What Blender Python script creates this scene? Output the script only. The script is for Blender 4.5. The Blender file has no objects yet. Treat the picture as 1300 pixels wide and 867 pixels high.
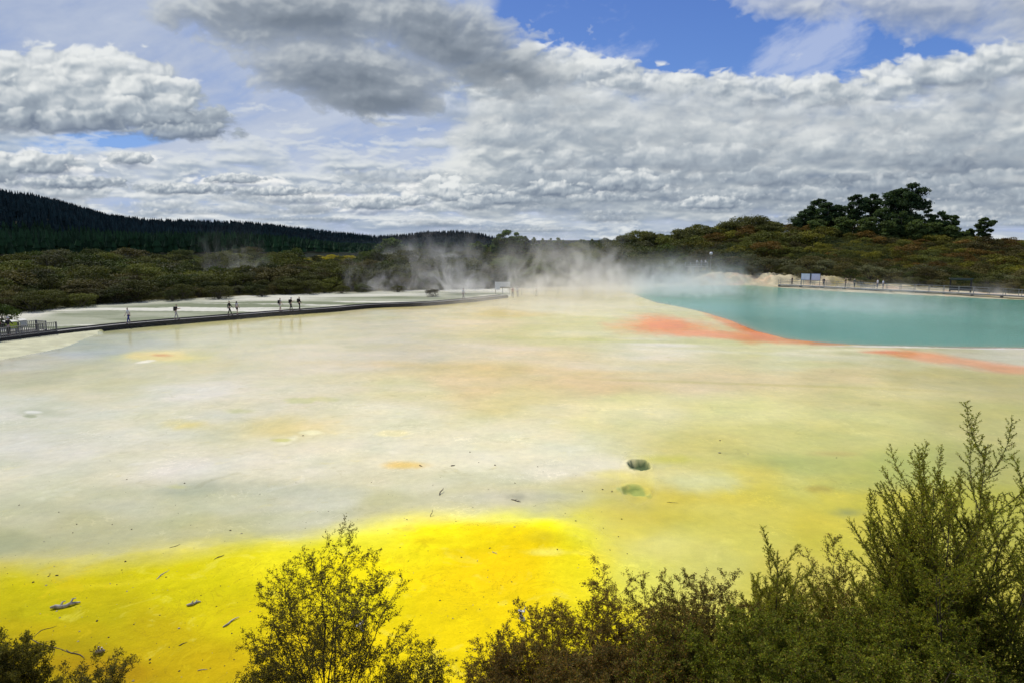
import bpy, math, random
import numpy as np
from mathutils import Vector

R = math.radians
C = bpy.context.scene.collection
scene = bpy.context.scene
rng = np.random.default_rng(7)
random.seed(11)

# ------------------------------------------------------------------ camera
F, CX, CY, HOR, CAMH = 867.0, 650.0, 433.5, 305.0, 9.3
PITCH = math.atan((CY - HOR) / F)
cp, sp = math.cos(PITCH), math.sin(PITCH)


def ray(px, py):
    a = (px - CX) / F
    b = -(py - CY) / F
    return a, cp + b * sp, -sp + b * cp


def P(px, py, z=0.0):                      # where a spot measured in the photo lies on level z
    dx, dy, dz = ray(px, py)
    t = (z - CAMH) / dz
    return dx * t, dy * t


def at_depth(px, py, y):                   # point at forward distance y
    dx, dy, dz = ray(px, py)
    return dx * y / dy, y, CAMH + dz * y / dy


def photo(x, y, z):                        # world -> survey coordinates
    zz = z - CAMH
    fw = np.maximum(y * cp - zz * sp, 1e-3)
    up = y * sp + zz * cp
    return CX + F * x / fw, CY - F * up / fw


def az_of(px):
    return math.atan2((px - CX) / F, cp + (CY - HOR) / F * sp)


def polar(px, r):                          # ground point at azimuth of px, radius r
    t = az_of(px)
    return r * math.sin(t), r * math.cos(t)


cam = bpy.data.cameras.new('camera')
co = bpy.data.objects.new('camera', cam)
C.objects.link(co)
cam.sensor_width = 36.0
cam.lens = 36.0 * F / 1300.0
cam.clip_start = 0.1
cam.clip_end = 30000
co.location = (0, 0, CAMH)
co.rotation_euler = (R(90) - PITCH, 0, 0)
scene.camera = co

# ------------------------------------------------------------------ helpers
def hash2(ix, iy, seed):
    h = (ix.astype(np.int64) * 374761393 + iy.astype(np.int64) * 668265263 + seed * 982451653) & 0xFFFFFFFF
    h = ((h ^ (h >> 13)) * 1274126177) & 0xFFFFFFFF
    h = h ^ (h >> 16)
    return (h & 0xFFFF) / 65535.0


def vnoise(x, y, seed=0):
    x = np.asarray(x, float); y = np.asarray(y, float)
    ix = np.floor(x); iy = np.floor(y)
    fx = x - ix; fy = y - iy
    fx = fx * fx * fx * (fx * (fx * 6 - 15) + 10); fy = fy * fy * fy * (fy * (fy * 6 - 15) + 10)
    a = hash2(ix, iy, seed); b = hash2(ix + 1, iy, seed)
    c = hash2(ix, iy + 1, seed); d = hash2(ix + 1, iy + 1, seed)
    return (a + (b - a) * fx) * (1 - fy) + (c + (d - c) * fx) * fy


def fbm(x, y, seed=0, oct=4):              # about -1..1
    s = 0; a = 0.5; f = 1.0
    for k in range(oct):
        s = s + a * (vnoise(x * f + 17.3 * k, y * f - 9.1 * k, seed + k) * 2 - 1)
        a *= 0.5; f *= 2.03
    return s


def sstep(a, b, x):
    t = np.clip((x - a) / (b - a), 0, 1)
    return t * t * (3 - 2 * t)


def lin(c):
    c = np.asarray(c, float) / 255.0
    return np.where(c <= 0.04045, c / 12.92, ((c + 0.055) / 1.055) ** 2.4)


def mkmesh(name, verts, facesets, mat=None, attrs=None, parent=None, smooth=False, loc=None):
    me = bpy.data.meshes.new(name)
    verts = np.asarray(verts, np.float32)
    me.vertices.add(len(verts))
    me.vertices.foreach_set('co', verts.ravel())
    facesets = [np.asarray(f, np.int32) for f in facesets if len(f)]
    nl = sum(f.size for f in facesets); npoly = sum(len(f) for f in facesets)
    me.loops.add(nl); me.polygons.add(npoly)
    me.loops.foreach_set('vertex_index', np.concatenate([f.ravel() for f in facesets]))
    tot = np.concatenate([np.full(len(f), f.shape[1], np.int32) for f in facesets])
    st = np.concatenate([[0], np.cumsum(tot)[:-1]]).astype(np.int32)
    me.polygons.foreach_set('loop_start', st)
    me.polygons.foreach_set('use_smooth', np.full(npoly, smooth))
    for k, v in (attrs or {}).items():
        v = np.asarray(v, np.float32)
        if v.ndim == 1:
            at = me.attributes.new(k, 'FLOAT', 'POINT'); at.data.foreach_set('value', v)
        else:
            at = me.attributes.new(k, 'FLOAT_COLOR', 'POINT')
            at.data.foreach_set('color', np.concatenate([v, np.ones((len(v), 1), np.float32)], 1).ravel())
    me.update(calc_edges=True)
    me.validate()
    if mat:
        me.materials.append(mat)
    o = bpy.data.objects.new(name, me)
    C.objects.link(o)
    if parent: o.parent = parent
    if loc is not None: o.location = loc
    return o


def tag(o, label=None, cat=None, group=None, kind=None):
    if label: o['label'] = label
    if cat: o['category'] = cat
    if group: o['group'] = group
    if kind: o['kind'] = kind
    return o


def empty(name, loc=(0, 0, 0), rz=0.0):
    o = bpy.data.objects.new(name, None)
    C.objects.link(o)
    o.location = loc; o.rotation_euler = (0, 0, rz)
    o.empty_display_size = 0.2
    return o


def copy_tree(o, parent=None):
    c = o.copy(); C.objects.link(c)
    if parent: c.parent = parent
    for ch in list(o.children):
        copy_tree(ch, c)
    return c


class MB:                                   # collects boxes, bars and tubes into one mesh
    def __init__(s): s.v = []; s.q = []; s.n = 0

    def hexa(s, pts):
        b = s.n; s.v += [tuple(p) for p in pts]; s.n += 8
        for f in ((0, 3, 2, 1), (4, 5, 6, 7), (0, 1, 5, 4), (1, 2, 6, 5), (2, 3, 7, 6), (3, 0, 4, 7)):
            s.q.append([b + i for i in f])
        return s

    def box(s, x0, x1, y0, y1, z0, z1):
        return s.hexa([(x0, y0, z0), (x1, y0, z0), (x1, y1, z0), (x0, y1, z0),
                       (x0, y0, z1), (x1, y0, z1), (x1, y1, z1), (x0, y1, z1)])

    def bar(s, a, b, w, h):                 # beam from a to b, width w across, height h
        a = Vector(a); b = Vector(b); d = (b - a).normalized()
        up = Vector((0, 0, 1)) if abs(d.z) < 0.9 else Vector((0, 1, 0))
        r = d.cross(up).normalized() * w / 2; u = r.cross(d).normalized() * h / 2
        return s.hexa([a - r - u, a + r - u, b + r - u, b - r - u, a - r + u, a + r + u, b + r + u, b - r + u])

    def tube(s, pts, rad, n=6):
        pts = [Vector(p) for p in pts]; rings = []
        if not hasattr(rad, '__len__'): rad = [rad] * len(pts)
        for i, p in enumerate(pts):
            d = (pts[min(i + 1, len(pts) - 1)] - pts[max(i - 1, 0)]).normalized()
            up = Vector((0, 0, 1)) if abs(d.z) < 0.9 else Vector((0, 1, 0))
            r = d.cross(up).normalized(); u = r.cross(d)
            b = s.n
            for k in range(n):
                t = 2 * math.pi * k / n
                s.v.append(tuple(p + (r * math.cos(t) + u * math.sin(t)) * rad[i]))
            s.n += n; rings.append(b)
        for i in range(len(rings) - 1):
            for k in range(n):
                s.q.append([rings[i] + k, rings[i] + (k + 1) % n, rings[i + 1] + (k + 1) % n, rings[i + 1] + k])
        for b in (rings[0], rings[-1]):
            if n == 6:
                s.q.append([b, b + 1, b + 2, b + 3]); s.q.append([b, b + 3, b + 4, b + 5])
            elif n == 4:
                s.q.append([b, b + 1, b + 2, b + 3])
        return s

    def build(s, name, mat, parent=None, smooth=False):
        return mkmesh(name, s.v, [s.q], mat, parent=parent, smooth=smooth)


# ------------------------------------------------------------------ node helpers
class X:
    """small expression wrapper round shader math nodes"""
    def __init__(s, nt, sock): s.nt = nt; s.k = sock

    def _m(s, op, *o, clamp=False):
        n = s.nt.nodes.new('ShaderNodeMath'); n.operation = op; n.use_clamp = clamp
        for i, q in enumerate((s,) + o):
            if isinstance(q, X): s.nt.links.new(q.k, n.inputs[i])
            else: n.inputs[i].default_value = float(q)
        return X(s.nt, n.outputs[0])

    def __add__(s, o): return s._m('ADD', o)
    __radd__ = __add__
    def __mul__(s, o): return s._m('MULTIPLY', o)
    __rmul__ = __mul__
    def __sub__(s, o): return s._m('SUBTRACT', o)
    def __rsub__(s, o): return (s * -1.0) + o
    def __truediv__(s, o): return s._m('DIVIDE', o)
    def __pow__(s, o): return s._m('POWER', o)
    def clamp(s): return s._m('ADD', 0.0, clamp=True)
    def max(s, o): return s._m('MAXIMUM', o)
    def min(s, o): return s._m('MINIMUM', o)
    def exp(s): return s._m('EXPONENT')

    def step(s, a, b, lo=0.0, hi=1.0):
        n = s.nt.nodes.new('ShaderNodeMapRange'); n.interpolation_type = 'SMOOTHSTEP'; n.clamp = True
        s.nt.links.new(s.k, n.inputs['Value'])
        for nm, v in (('From Min', a), ('From Max', b), ('To Min', lo), ('To Max', hi)):
            if isinstance(v, X): s.nt.links.new(v.k, n.inputs[nm])
            else: n.inputs[nm].default_value = v
        return X(s.nt, n.outputs[0])

    def ramp(s, stops, interp='LINEAR'):
        n = s.nt.nodes.new('ShaderNodeValToRGB'); n.color_ramp.interpolation = interp
        e = n.color_ramp.elements
        while len(e) < len(stops): e.new(0.5)
        for el, (p, c) in zip(e, stops): el.position = p; el.color = (*c, 1)
        s.nt.links.new(s.k, n.inputs[0])
        return X(s.nt, n.outputs[0])


def cmix(nt, f, a, b, mode='MIX'):
    n = nt.nodes.new('ShaderNodeMix'); n.data_type = 'RGBA'; n.blend_type = mode
    for sock, q in ((n.inputs[0], f), (n.inputs[6], a), (n.inputs[7], b)):
        if isinstance(q, X): nt.links.new(q.k, sock)
        elif isinstance(q, (tuple, list, np.ndarray)): sock.default_value = (*[float(c) for c in q][:3], 1)
        else: sock.default_value = q
    return X(nt, n.outputs[2])


def noise(nt, vec, scale, detail=4, rough=0.5, dist=0.0, kind='FBM', lac=2.0, out=0):
    n = nt.nodes.new('ShaderNodeTexNoise'); n.noise_type = kind
    n.inputs['Scale'].default_value = scale; n.inputs['Detail'].default_value = detail
    n.inputs['Roughness'].default_value = rough; n.inputs['Distortion'].default_value = dist
    n.inputs['Lacunarity'].default_value = lac
    nt.links.new(vec.k, n.inputs['Vector'])
    return X(nt, n.outputs[out])


def voro(nt, vec, scale, detail=0, feature='F1', rough=0.5, smooth=1.0, out='Distance'):
    n = nt.nodes.new('ShaderNodeTexVoronoi'); n.feature = feature
    n.inputs['Scale'].default_value = scale
    n.inputs['Detail'].default_value = detail; n.inputs['Roughness'].default_value = rough
    if feature == 'SMOOTH_F1': n.inputs['Smoothness'].default_value = smooth
    nt.links.new(vec.k, n.inputs['Vector'])
    return X(nt, n.outputs[out])


def comb(nt, x, y, z):
    n = nt.nodes.new('ShaderNodeCombineXYZ')
    for i, q in enumerate((x, y, z)):
        if isinstance(q, X): nt.links.new(q.k, n.inputs[i])
        else: n.inputs[i].default_value = q
    return X(nt, n.outputs[0])


def vmath(nt, op, a, b):
    n = nt.nodes.new('ShaderNodeVectorMath'); n.operation = op
    for i, q in enumerate((a, b)):
        if isinstance(q, X): nt.links.new(q.k, n.inputs[i])
        elif isinstance(q, (tuple, list)): n.inputs[i].default_value = q
        else: n.inputs[i].default_value = (q, q, q)
    return X(nt, n.outputs[0])


def newmat(name):
    m = bpy.data.materials.new(name); m.use_nodes = True
    nt = m.node_tree
    b = nt.nodes['Principled BSDF']
    return m, nt, b


def put(nt, b, key, x):
    if isinstance(x, X): nt.links.new(x.k, b.inputs[key])
    elif isinstance(x, (tuple, list, np.ndarray)): b.inputs[key].default_value = (*[float(c) for c in x][:3], 1)
    else: b.inputs[key].default_value = x


def coords(nt, which='Object'):
    if which == 'Position':
        g = nt.nodes.new('ShaderNodeNewGeometry'); return X(nt, g.outputs['Position'])
    t = nt.nodes.new('ShaderNodeTexCoord'); return X(nt, t.outputs[which])


def attr(nt, name, out='Fac'):
    a = nt.nodes.new('ShaderNodeAttribute'); a.attribute_name = name
    return X(nt, a.outputs[out])


def bump(nt, b, h, strength=0.5, dist=0.05):
    n = nt.nodes.new('ShaderNodeBump'); n.inputs['Strength'].default_value = strength
    n.inputs['Distance'].default_value = dist
    nt.links.new(h.k, n.inputs['Height']); nt.links.new(n.outputs[0], b.inputs['Normal'])
    return n


def plain(name, col, rough=0.6, var=0.25, scale=8.0, metal=0.0, bmp=0.2):
    """base colour broken up by procedural wear"""
    m, nt, b = newmat(name)
    v = coords(nt)
    n = noise(nt, v, scale, 6, 0.6)
    c = cmix(nt, n.step(0.3, 0.7), tuple(k * (1 - var) for k in col), tuple(min(1, k * (1 + var)) for k in col))
    put(nt, b, 'Base Color', c); b.inputs['Roughness'].default_value = rough
    b.inputs['Metallic'].default_value = metal
    bump(nt, b, n, bmp, 0.01)
    return m
# ------------------------------------------------------------------ clouds (computed here, no file): colour + cover over azimuth and elevation
def gnoise(x, y, seed=0):
    ix = np.floor(x).astype(np.int64); iy = np.floor(y).astype(np.int64)
    fx = (x - ix).astype(np.float32); fy = (y - iy).astype(np.float32)
    tab = np.random.default_rng(seed + 900)
    ang = tab.random((256, 256)).astype(np.float32) * 2 * np.pi
    GX, GY = np.cos(ang), np.sin(ang)
    ux = fx * fx * fx * (fx * (fx * 6 - 15) + 10); uy = fy * fy * fy * (fy * (fy * 6 - 15) + 10)
    def g(i, j):
        a = (ix + i) & 255; b_ = (iy + j) & 255
        return GX[a, b_] * (fx - i) + GY[a, b_] * (fy - j)
    n0 = g(0, 0) * (1 - ux) + g(1, 0) * ux; n1_ = g(0, 1) * (1 - ux) + g(1, 1) * ux
    return (n0 * (1 - uy) + n1_ * uy) * 1.4


def gfbm(x, y, seed=0, oct=6, gain=0.5, ridged=False):
    s = 0; a = 1.0; f = 1.0; tot = 0
    for k in range(oct):
        n = gnoise(x * f + 31.7 * k, y * f + 11.3 * k, seed + k)
        if ridged: n = 1 - 2 * np.abs(n) * 1.3
        s = s + a * n; tot += a; a *= gain; f *= 2.07
    return s / tot * 1.6


def worley(x, y, seed=0):
    ix = np.floor(x).astype(np.int64); iy = np.floor(y).astype(np.int64)
    tab = np.random.default_rng(seed + 500)
    JX = tab.random((256, 256)).astype(np.float32); JY = tab.random((256, 256)).astype(np.float32)
    best = np.full(x.shape, 9.0, np.float32)
    for i in (-1, 0, 1):
        for j in (-1, 0, 1):
            a = (ix + i) & 255; b_ = (iy + j) & 255
            px_ = ix + i + JX[a, b_]; py_ = iy + j + JY[a, b_]
            best = np.minimum(best, (px_ - x) ** 2 + (py_ - y) ** 2)
    return np.sqrt(best)


def wfbm(x, y, seed=0, oct=4, gain=0.5):         # rounded heads: 1 at cell centres
    s = 0; a = 1.0; f = 1.0; tot = 0
    for k in range(oct):
        d_ = worley(x * f + 3.1 * k, y * f + 7.7 * k, seed + k); s = s + a * (1.02 - 1.25 * d_ * d_ * (1 - 0.25 * d_)); tot += a; a *= gain; f *= 2.1
    return s / tot


def ss_(a, b, x):
    t = np.clip((x - a) / (b - a), 0, 1); return t * t * (3 - 2 * t)


def sky_patch(az0, az1, el0, el1, NX, NY, ox=0.0, front=True):
    az = np.linspace(az0, az1, NX, dtype=np.float32); el = np.linspace(el1, el0, NY, dtype=np.float32)
    A, E = np.meshgrid(az, el)
    # survey position of every direction, so the clouds sit where they stood
    ta = np.tan(np.radians(np.clip(A, -60, 60))); te = np.tan(np.radians(E)) / np.cos(np.radians(np.clip(A, -60, 60)))
    fw = cp - te * sp; up = sp + te * cp
    PX = CX + F * ta / fw; PY = CY - F * up / fw
    # log-like height: layers pack together towards the horizon
    Y = E + 7.0 * np.log(np.maximum(E, -1.5) + 3.0)
    Xc = A + ox
    wx = gfbm(Xc * 0.11, Y * 0.11, 5, 4); wy = gfbm(Xc * 0.11 + 40, Y * 0.11, 6, 4)
    Xw = Xc + 1.1 * wx; Yw = Y + 0.9 * wy
    wx2 = gfbm(Xc * 0.5, Y * 0.5, 15, 3); wy2 = gfbm(Xc * 0.5 + 40, Y * 0.5, 16, 3)
    Xv = Xw + 0.30 * wx2; Yv = Yw + 0.26 * wy2
    n_big = gfbm(Xw * 0.10, Yw * 0.13, 20, 8, 0.52)
    n_med = gfbm(Xw * 0.30, Yw * 0.36, 30, 7, 0.54)
    n_fin = gfbm(Xv * 0.9, Yv * 1.1, 40, 6, 0.55)
    puff = wfbm(Xv * 0.24, Yv * 0.36, 50, 5, 0.46) - 0.12
    puffS = wfbm(Xv * 0.62, Yv * 0.86, 60, 4, 0.48) - 0.12
    flat = gfbm(Xw * 0.18, Yw * 0.46, 70, 8, 0.56)
    flat2 = wfbm(Xv * 0.42, Yv * 0.85, 80, 5, 0.55) - 0.12
    wisp = gfbm((Xw * 0.6 + Yw * 0.8) * 0.07, (Yw * 0.8 - Xw * 0.5) * 0.22, 90, 8, 0.6)
    RGB = np.zeros(A.shape + (3,), np.float32); AL = np.zeros(A.shape, np.float32)
    ppd = NX / (az1 - az0)

    def shift(a, sx_, sy_):                       # value found sx_ left / sy_ up
        sx_ = int(round(sx_)); sy_ = int(round(sy_))
        p = np.pad(a, ((max(sy_, 0), max(-sy_, 0)), (max(sx_, 0), max(-sx_, 0))), mode='edge')
        return p[max(-sy_, 0):max(-sy_, 0) + a.shape[0], max(-sx_, 0):max(-sx_, 0) + a.shape[1]]

    def over(alpha, colr_):
        nonlocal RGB, AL
        RGB = RGB * (1 - alpha[..., None]) + colr_ * alpha[..., None]
        AL = AL * (1 - alpha) + alpha

    def light(dn, sc=1.0, k=1.0):                 # soft self shadow towards the sun, up and a little left
        acc = 0
        for dd_, w in ((0.12, 0.30), (0.28, 0.34), (0.6, 0.38), (1.2, 0.40), (2.2, 0.36), (3.6, 0.26)):
            acc = acc + w * shift(dn, dd_ * ppd * 0.38 * sc, dd_ * ppd * 0.92 * sc)
        return np.exp(-k * acc)

    def soften(a):
        for q_ in range(2):
            a = (shift(a, 1, 0) + shift(a, -1, 0) + 2 * a) / 4
            a = (shift(a, 0, 1) + shift(a, 0, -1) + 2 * a) / 4
        return a

    def lay(mask, amp_n, hard, kl, dark, mid, lit, amax=0.98, sc=1.0, extra=0.0, k_al=3.2, gam=1.0):
        dn = np.clip((mask + amp_n) * hard, 0, 1.6)
        al = (1 - np.exp(-k_al * dn)) * amax
        # shading follows local relief plus the depth of cloud towards the sun
        L = light(dn, sc, kl)
        rel = (dn - shift(dn, 0.25 * ppd * sc, 0.5 * ppd * sc)) * 0.42 + (dn - shift(dn, 0.08 * ppd, 0.16 * ppd)) * 0.30
        t = np.clip(L + rel + extra, 0, 1) ** gam
        t = soften(t)
        lo = lin(dark); mi = lin(mid); hi = lin(lit)
        t = t[..., None]
        c_ = np.where(t < 0.5, lo + (mi - lo) * (t * 2), mi + (hi - mi) * (t * 2 - 1))
        over(al.astype(np.float32), c_.astype(np.float32))

    def bl(px_, py_, rx, ry, rot=0.0):
        c_, s_ = math.cos(R(rot)), math.sin(R(rot))
        u_ = PX - px_; v_ = PY - py_
        return 1 - np.sqrt(((u_ * c_ - v_ * s_) / rx) ** 2 + ((v_ * c_ + u_ * s_) / ry) ** 2)

    def un(*b_):
        m_ = b_[0]
        for q_ in b_[1:]: m_ = np.maximum(m_, q_)
        return m_

    if front:
        # thin high veil
        hol = un(bl(930, 40, 300, 82, 4), bl(1080, 85, 190, 50), bl(700, 20, 70, 60), bl(5, 112, 26, 18), bl(90, 184, 120, 12, 4), bl(712, 212, 60, 10) - 0.1)
        v = 0.86 - ss_(-0.35, 0.30, hol) * 1.2 + wisp * 0.42 + n_med * 0.12
        v = ss_(0.0, 0.95, v)
        t = np.clip(0.5 + wisp * 0.45 + n_fin * 0.08 - (PY - 160) * -0.0016, 0, 1)[..., None]
        over((v * 0.96).astype(np.float32), (lin((160, 176, 208)) * (1 - t) + lin((206, 214, 226)) * t).astype(np.float32))
        w = ss_(0.05, 0.9, wisp * 0.9 + n_fin * 0.22 + ss_(-0.6, 0.5, un(bl(1030, 60, 90, 60, 30), bl(1090, 130, 200, 50), bl(760, 95, 160, 36, 8))) * 0.75 - 0.38)
        over((w * 0.6).astype(np.float32), np.broadcast_to(lin((200, 210, 232)), RGB.shape).astype(np.float32))
        # decks low down, most distant first
        lay(0.30 - np.abs(E - 1.2) * 0.13, flat * 0.6 + (flat2 - 0.4) * 0.5, 1.2, 0.7, (118, 136, 162), (156, 172, 190), (204, 212, 219), 0.96, 0.5, 0.0 + flat * 0.35)
        lay(0.16 - np.abs(E - 4.8) * 0.085, flat * 0.55 + (flat2 - 0.45) * 0.55, 1.6, 0.7, (120, 136, 158), (168, 181, 194), (222, 227, 229), 0.96, 0.5, 0.02 + n_fin * 0.10 + (flat2 - 0.5) * 0.5)
        lay(0.06 - np.abs(E - 3.0) * 0.12 + (puffS - 0.5) * 0.4, flat * 0.4 + n_fin * 0.12, 2.2, 0.8, (128, 143, 164), (180, 191, 202), (236, 239, 239), 0.95, 0.42, 0.08 + (puffS - 0.5) * 0.4)
        for (a_, b_, c_, e_) in ((556, 246, 52, 22), (598, 262, 34, 12), (470, 262, 60, 13), (645, 258, 40, 12), (36, 218, 80, 26), (165, 205, 36, 11), (300, 232, 60, 10), (380, 252, 60, 9)):
            lay(bl(a_, b_, c_, e_) * 0.9, (puffS - 0.5) * 1.0 + n_fin * 0.25 - 0.08, 1.9, 0.42, (146, 158, 178), (200, 207, 216), (250, 250, 247), 0.95, 0.4, 0.16 - (PY - b_) / e_ * 0.16)
        # the bank on the right
        top = np.interp(PX, [420, 520, 560, 600, 640, 690, 740, 800, 860, 900, 950, 1000, 1040, 1080, 1120, 1180, 1240, 1300, 1500],
                        [230, 190, 135, 92, 72, 60, 72, 84, 84, 92, 100, 112, 108, 100, 92, 84, 74, 62, 50])
        bk = ss_(-30, 75, PY - top) * 1.0 - 0.42 + 0.35 * ss_(top + 40, top + 110, PY) - 0.9 * ss_(235, 300, PY) - 1.1 * ss_(620, 520, PX) - 0.5 * ss_(250, 300, PY)
        sd_ = ss_(500, 1300, PX)
        lay(bk, n_big * 0.35 + n_med * 0.32 + (puff - 0.5) * 0.75 + n_fin * 0.10, 1.15, 0.36, (122, 136, 154), (172, 182, 190), (230, 233, 231), 0.97, 1.0,
            -0.02 + n_big * 0.30 + n_med * 0.30 + n_fin * 0.07 + (puffS - 0.5) * 0.22 + (puff - 0.5) * 0.5 + .05 - 0.20 * ss_(170, 280, PY) - 0.10 * ss_(1000, 1300, PX) * ss_(120, 220, PY))
        # individual heaps, row upon row
        hr_ = np.random.default_rng(77)
        kx_ = ppd * 0.0661
        def heap(pc, qc, w, h, tone=0.0, seed=0, am=0.96, soft=1.0, fl=1.7, con=1.0):
            ry_ = ray(pc, qc); cxp = (math.degrees(math.atan2(ry_[0], ry_[1])) - az0) * ppd
            e0 = math.degrees(math.asin(ry_[2] / math.sqrt(sum(c_ * c_ for c_ in ry_))))
            cyp = (el1 - e0) / (el1 - el0) * NY
            rw = int(w * kx_ * 1.6) + 4; rh = int(h * kx_ * 2.0) + 4
            x0_, x1_ = max(0, int(cxp) - rw), min(NX, int(cxp) + rw); y0_, y1_ = max(0, int(cyp) - rh), min(NY, int(cyp) + rh)
            if x1_ - x0_ < 4 or y1_ - y0_ < 4: return
            px_, py_ = PX[y0_:y1_, x0_:x1_], PY[y0_:y1_, x0_:x1_]
            u_ = (px_ - pc) / w; v_ = (py_ - qc) / h
            o_ = seed * 13.7
            k_ = 1.9; as_ = w / h
            a_, b_ = u_ * k_ * max(as_ * 0.55, 1.0) + o_, v_ * k_ + o_ * .3
            wa = gfbm(a_ * .8, b_ * .8, 300 + seed % 40, 3); a_ = a_ + wa * .35; b_ = b_ + gfbm(a_ * .8 + 9, b_ * .8, 340 + seed % 40, 3) * .3
            bil = wfbm(a_ * .62, b_ * .62, 200 + seed % 50, 4, 0.40); bil = (bil - .58) * 1.5
            fb = gfbm(a_ * .9, b_ * .9, 260 + seed % 50, 6, 0.52)
            vv = np.where(v_ < 0, v_, v_ * fl)
            shp = 1 - np.sqrt(u_ * u_ + vv * vv) + bil * 0.50 + fb * 0.42
            wide = 0.20 + 0.55 * ss_(-0.5, 0.5, v_)
            al = ss_(0.0, 1.0, shp / (wide * soft)) * am * ss_(-.42, -.12, 1 - np.sqrt(u_ * u_ + vv * vv))
            def sh2(a, s_):
                dx_ = int(max(1, s_ * w * kx_ * .35)); dy_ = int(max(1, s_ * h * kx_))
                p_ = np.pad(a, ((dy_, 0), (dx_, 0)), mode='edge'); return p_[:a.shape[0], :a.shape[1]]
            hgt_ = np.clip(shp, -.1, 1.0)
            rel = (hgt_ - sh2(hgt_, .10)) * 1.3 + (hgt_ - sh2(hgt_, .28)) * 0.9
            t = 0.40 + tone * .9 - 0.34 * np.clip(v_ + .15, -1, 1) + (rel - .25) * con * .40 + fb * .22 + .10 * gfbm(px_ * .02, py_ * .03, 3, 3)
            for q_ in range(3 if h > 14 else 1):
                t = (np.pad(t, 1, mode='edge')[2:, 1:-1] + np.pad(t, 1, mode='edge')[:-2, 1:-1] + 2 * t) / 4
            t = np.clip(t, 0, 1)[..., None]
            lo, mi, hi = lin((118, 131, 149)), lin((168, 179, 189)), lin((236, 239, 238))
            c_ = np.where(t < .5, lo + (mi - lo) * t * 2, mi + (hi - mi) * (t * 2 - 1))
            al_ = al[..., None]
            RGB[y0_:y1_, x0_:x1_] = (RGB[y0_:y1_, x0_:x1_] * (1 - al_) + c_ * al_).astype(np.float32)
            AL[y0_:y1_, x0_:x1_] = AL[y0_:y1_, x0_:x1_] * (1 - al) + al
        sd__ = 0
        # the bank: heads along its crest, then rolls below
        for (a_, b_, w_, h_, tn) in ((700, 92, 70, 34, .26), (760, 98, 70, 26, .20), (640, 118, 80, 36, .18), (830, 112, 75, 26, .18), (900, 118, 60, 26, .14), (960, 124, 70, 26, .10), (1290, 88, 70, 34, .05),
                                     (1225, 98, 75, 34, .10), (1160, 108, 75, 32, .16), (1090, 126, 75, 30, .16), (1040, 126, 60, 28, .12), (860, 140, 110, 34, .10), (590, 150, 80, 32, .10), (700, 150, 110, 36, .02), (980, 155, 110, 32, .0), (1270, 140, 90, 36, -.14),
                                     (1110, 158, 100, 32, .04), (800, 178, 130, 34, .0), (640, 182, 90, 22, .04), (1190, 175, 100, 32, -.06), (930, 190, 130, 32, -.04), (1050, 200, 110, 28, .0), (1280, 205, 110, 36, -.18), (1140, 186, 56, 18, .16)):
            sd__ += 1
            heap(a_, b_, w_, h_, tn + .03, sd__, 0.92 if b_ < 132 else 0.62, 1.5 if b_ < 132 else 2.6, 1.5, 1.0 if b_ < 132 else .55)
        for (y_, w_, h_, n_, tn, x0__) in ((214, 95, 21, 5, -.02, 600), (236, 80, 16, 8, -.02, 520), (250, 62, 12, 15, .03, -40)):
            for k_ in range(n_):
                sd__ += 1; xx = x0__ + (1340 - x0__) * (k_ + hr_.uniform(-.2, 1.0)) / n_
                heap(xx, y_ + hr_.uniform(-7, 7), w_ * hr_.uniform(.6, 1.3), h_ * hr_.uniform(.8, 1.3), tn + hr_.uniform(-.12, .12) - .20 * (xx > 1020), sd__, hr_.uniform(.55, .9), 1.7, 1.9, .75)
        for (y_, w_, h_, n_, tn) in ((262, 50, 9.5, 20, .04), (274, 48, 7, 20, .0), (284, 50, 5, 16, -.06), (293, 60, 4, 10, -.12)):
            for k_ in range(n_):
                sd__ += 1
                if hr_.random() < .25: continue
                xx = -40 + 1400 * (k_ + hr_.uniform(-.3, 1.0)) / n_
                heap(xx, y_ + hr_.uniform(-7, 7) * (h_ / 8), w_ * hr_.uniform(.4, 1.6), h_ * hr_.uniform(.6, 1.5), tn + hr_.uniform(-.2, .16), sd__, hr_.uniform(.4, .8), 2.2, 2.0, .65)
        for (a_, b_, w_, h_, tn) in ((555, 244, 34, 20, .30), (572, 250, 22, 16, .26), (598, 262, 30, 13, .14), (470, 262, 46, 11, .16), (520, 258, 26, 9, .16), (645, 256, 34, 12, .12), (36, 214, 70, 20, .12), (165, 204, 34, 11, .12), (-20, 225, 60, 22, .0), (90, 236, 80, 11, .0),
                                     (296, 230, 40, 9, .08), (240, 243, 60, 9, .06), (350, 246, 50, 8, .06), (700, 245, 44, 15, .06), (800, 238, 50, 17, .04), (905, 262, 44, 12, .06)):
            sd__ += 1
            heap(a_, b_, w_, h_, tn, sd__, .96, .9, 1.9)
        # cumulus at left
        for (a_, b_, w_, h_, tn) in ((-30, 120, 110, 50, .10), (60, 100, 80, 40, .16), (150, 100, 70, 36, .20), (105, 110, 75, 36, .20), (200, 128, 60, 28, .12), (20, 140, 110, 38, .0), (130, 138, 120, 36, .04),
                                     (240, 158, 62, 22, -.04), (190, 152, 90, 28, -.02), (90, 160, 130, 22, -.16), (235, 172, 70, 15, -.22)):
            sd__ += 1
            heap(a_, b_, w_, h_, tn, sd__, .93, 1.2, 1.6, .9)
        # grey cloud overhead
        dk_m = un(bl(440, 92, 140, 50, -10), bl(570, 48, 170, 48, -22), bl(390, 14, 200, 46), bl(655, 82, 60, 26, -30), bl(480, 122, 95, 26, -4))
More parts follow.
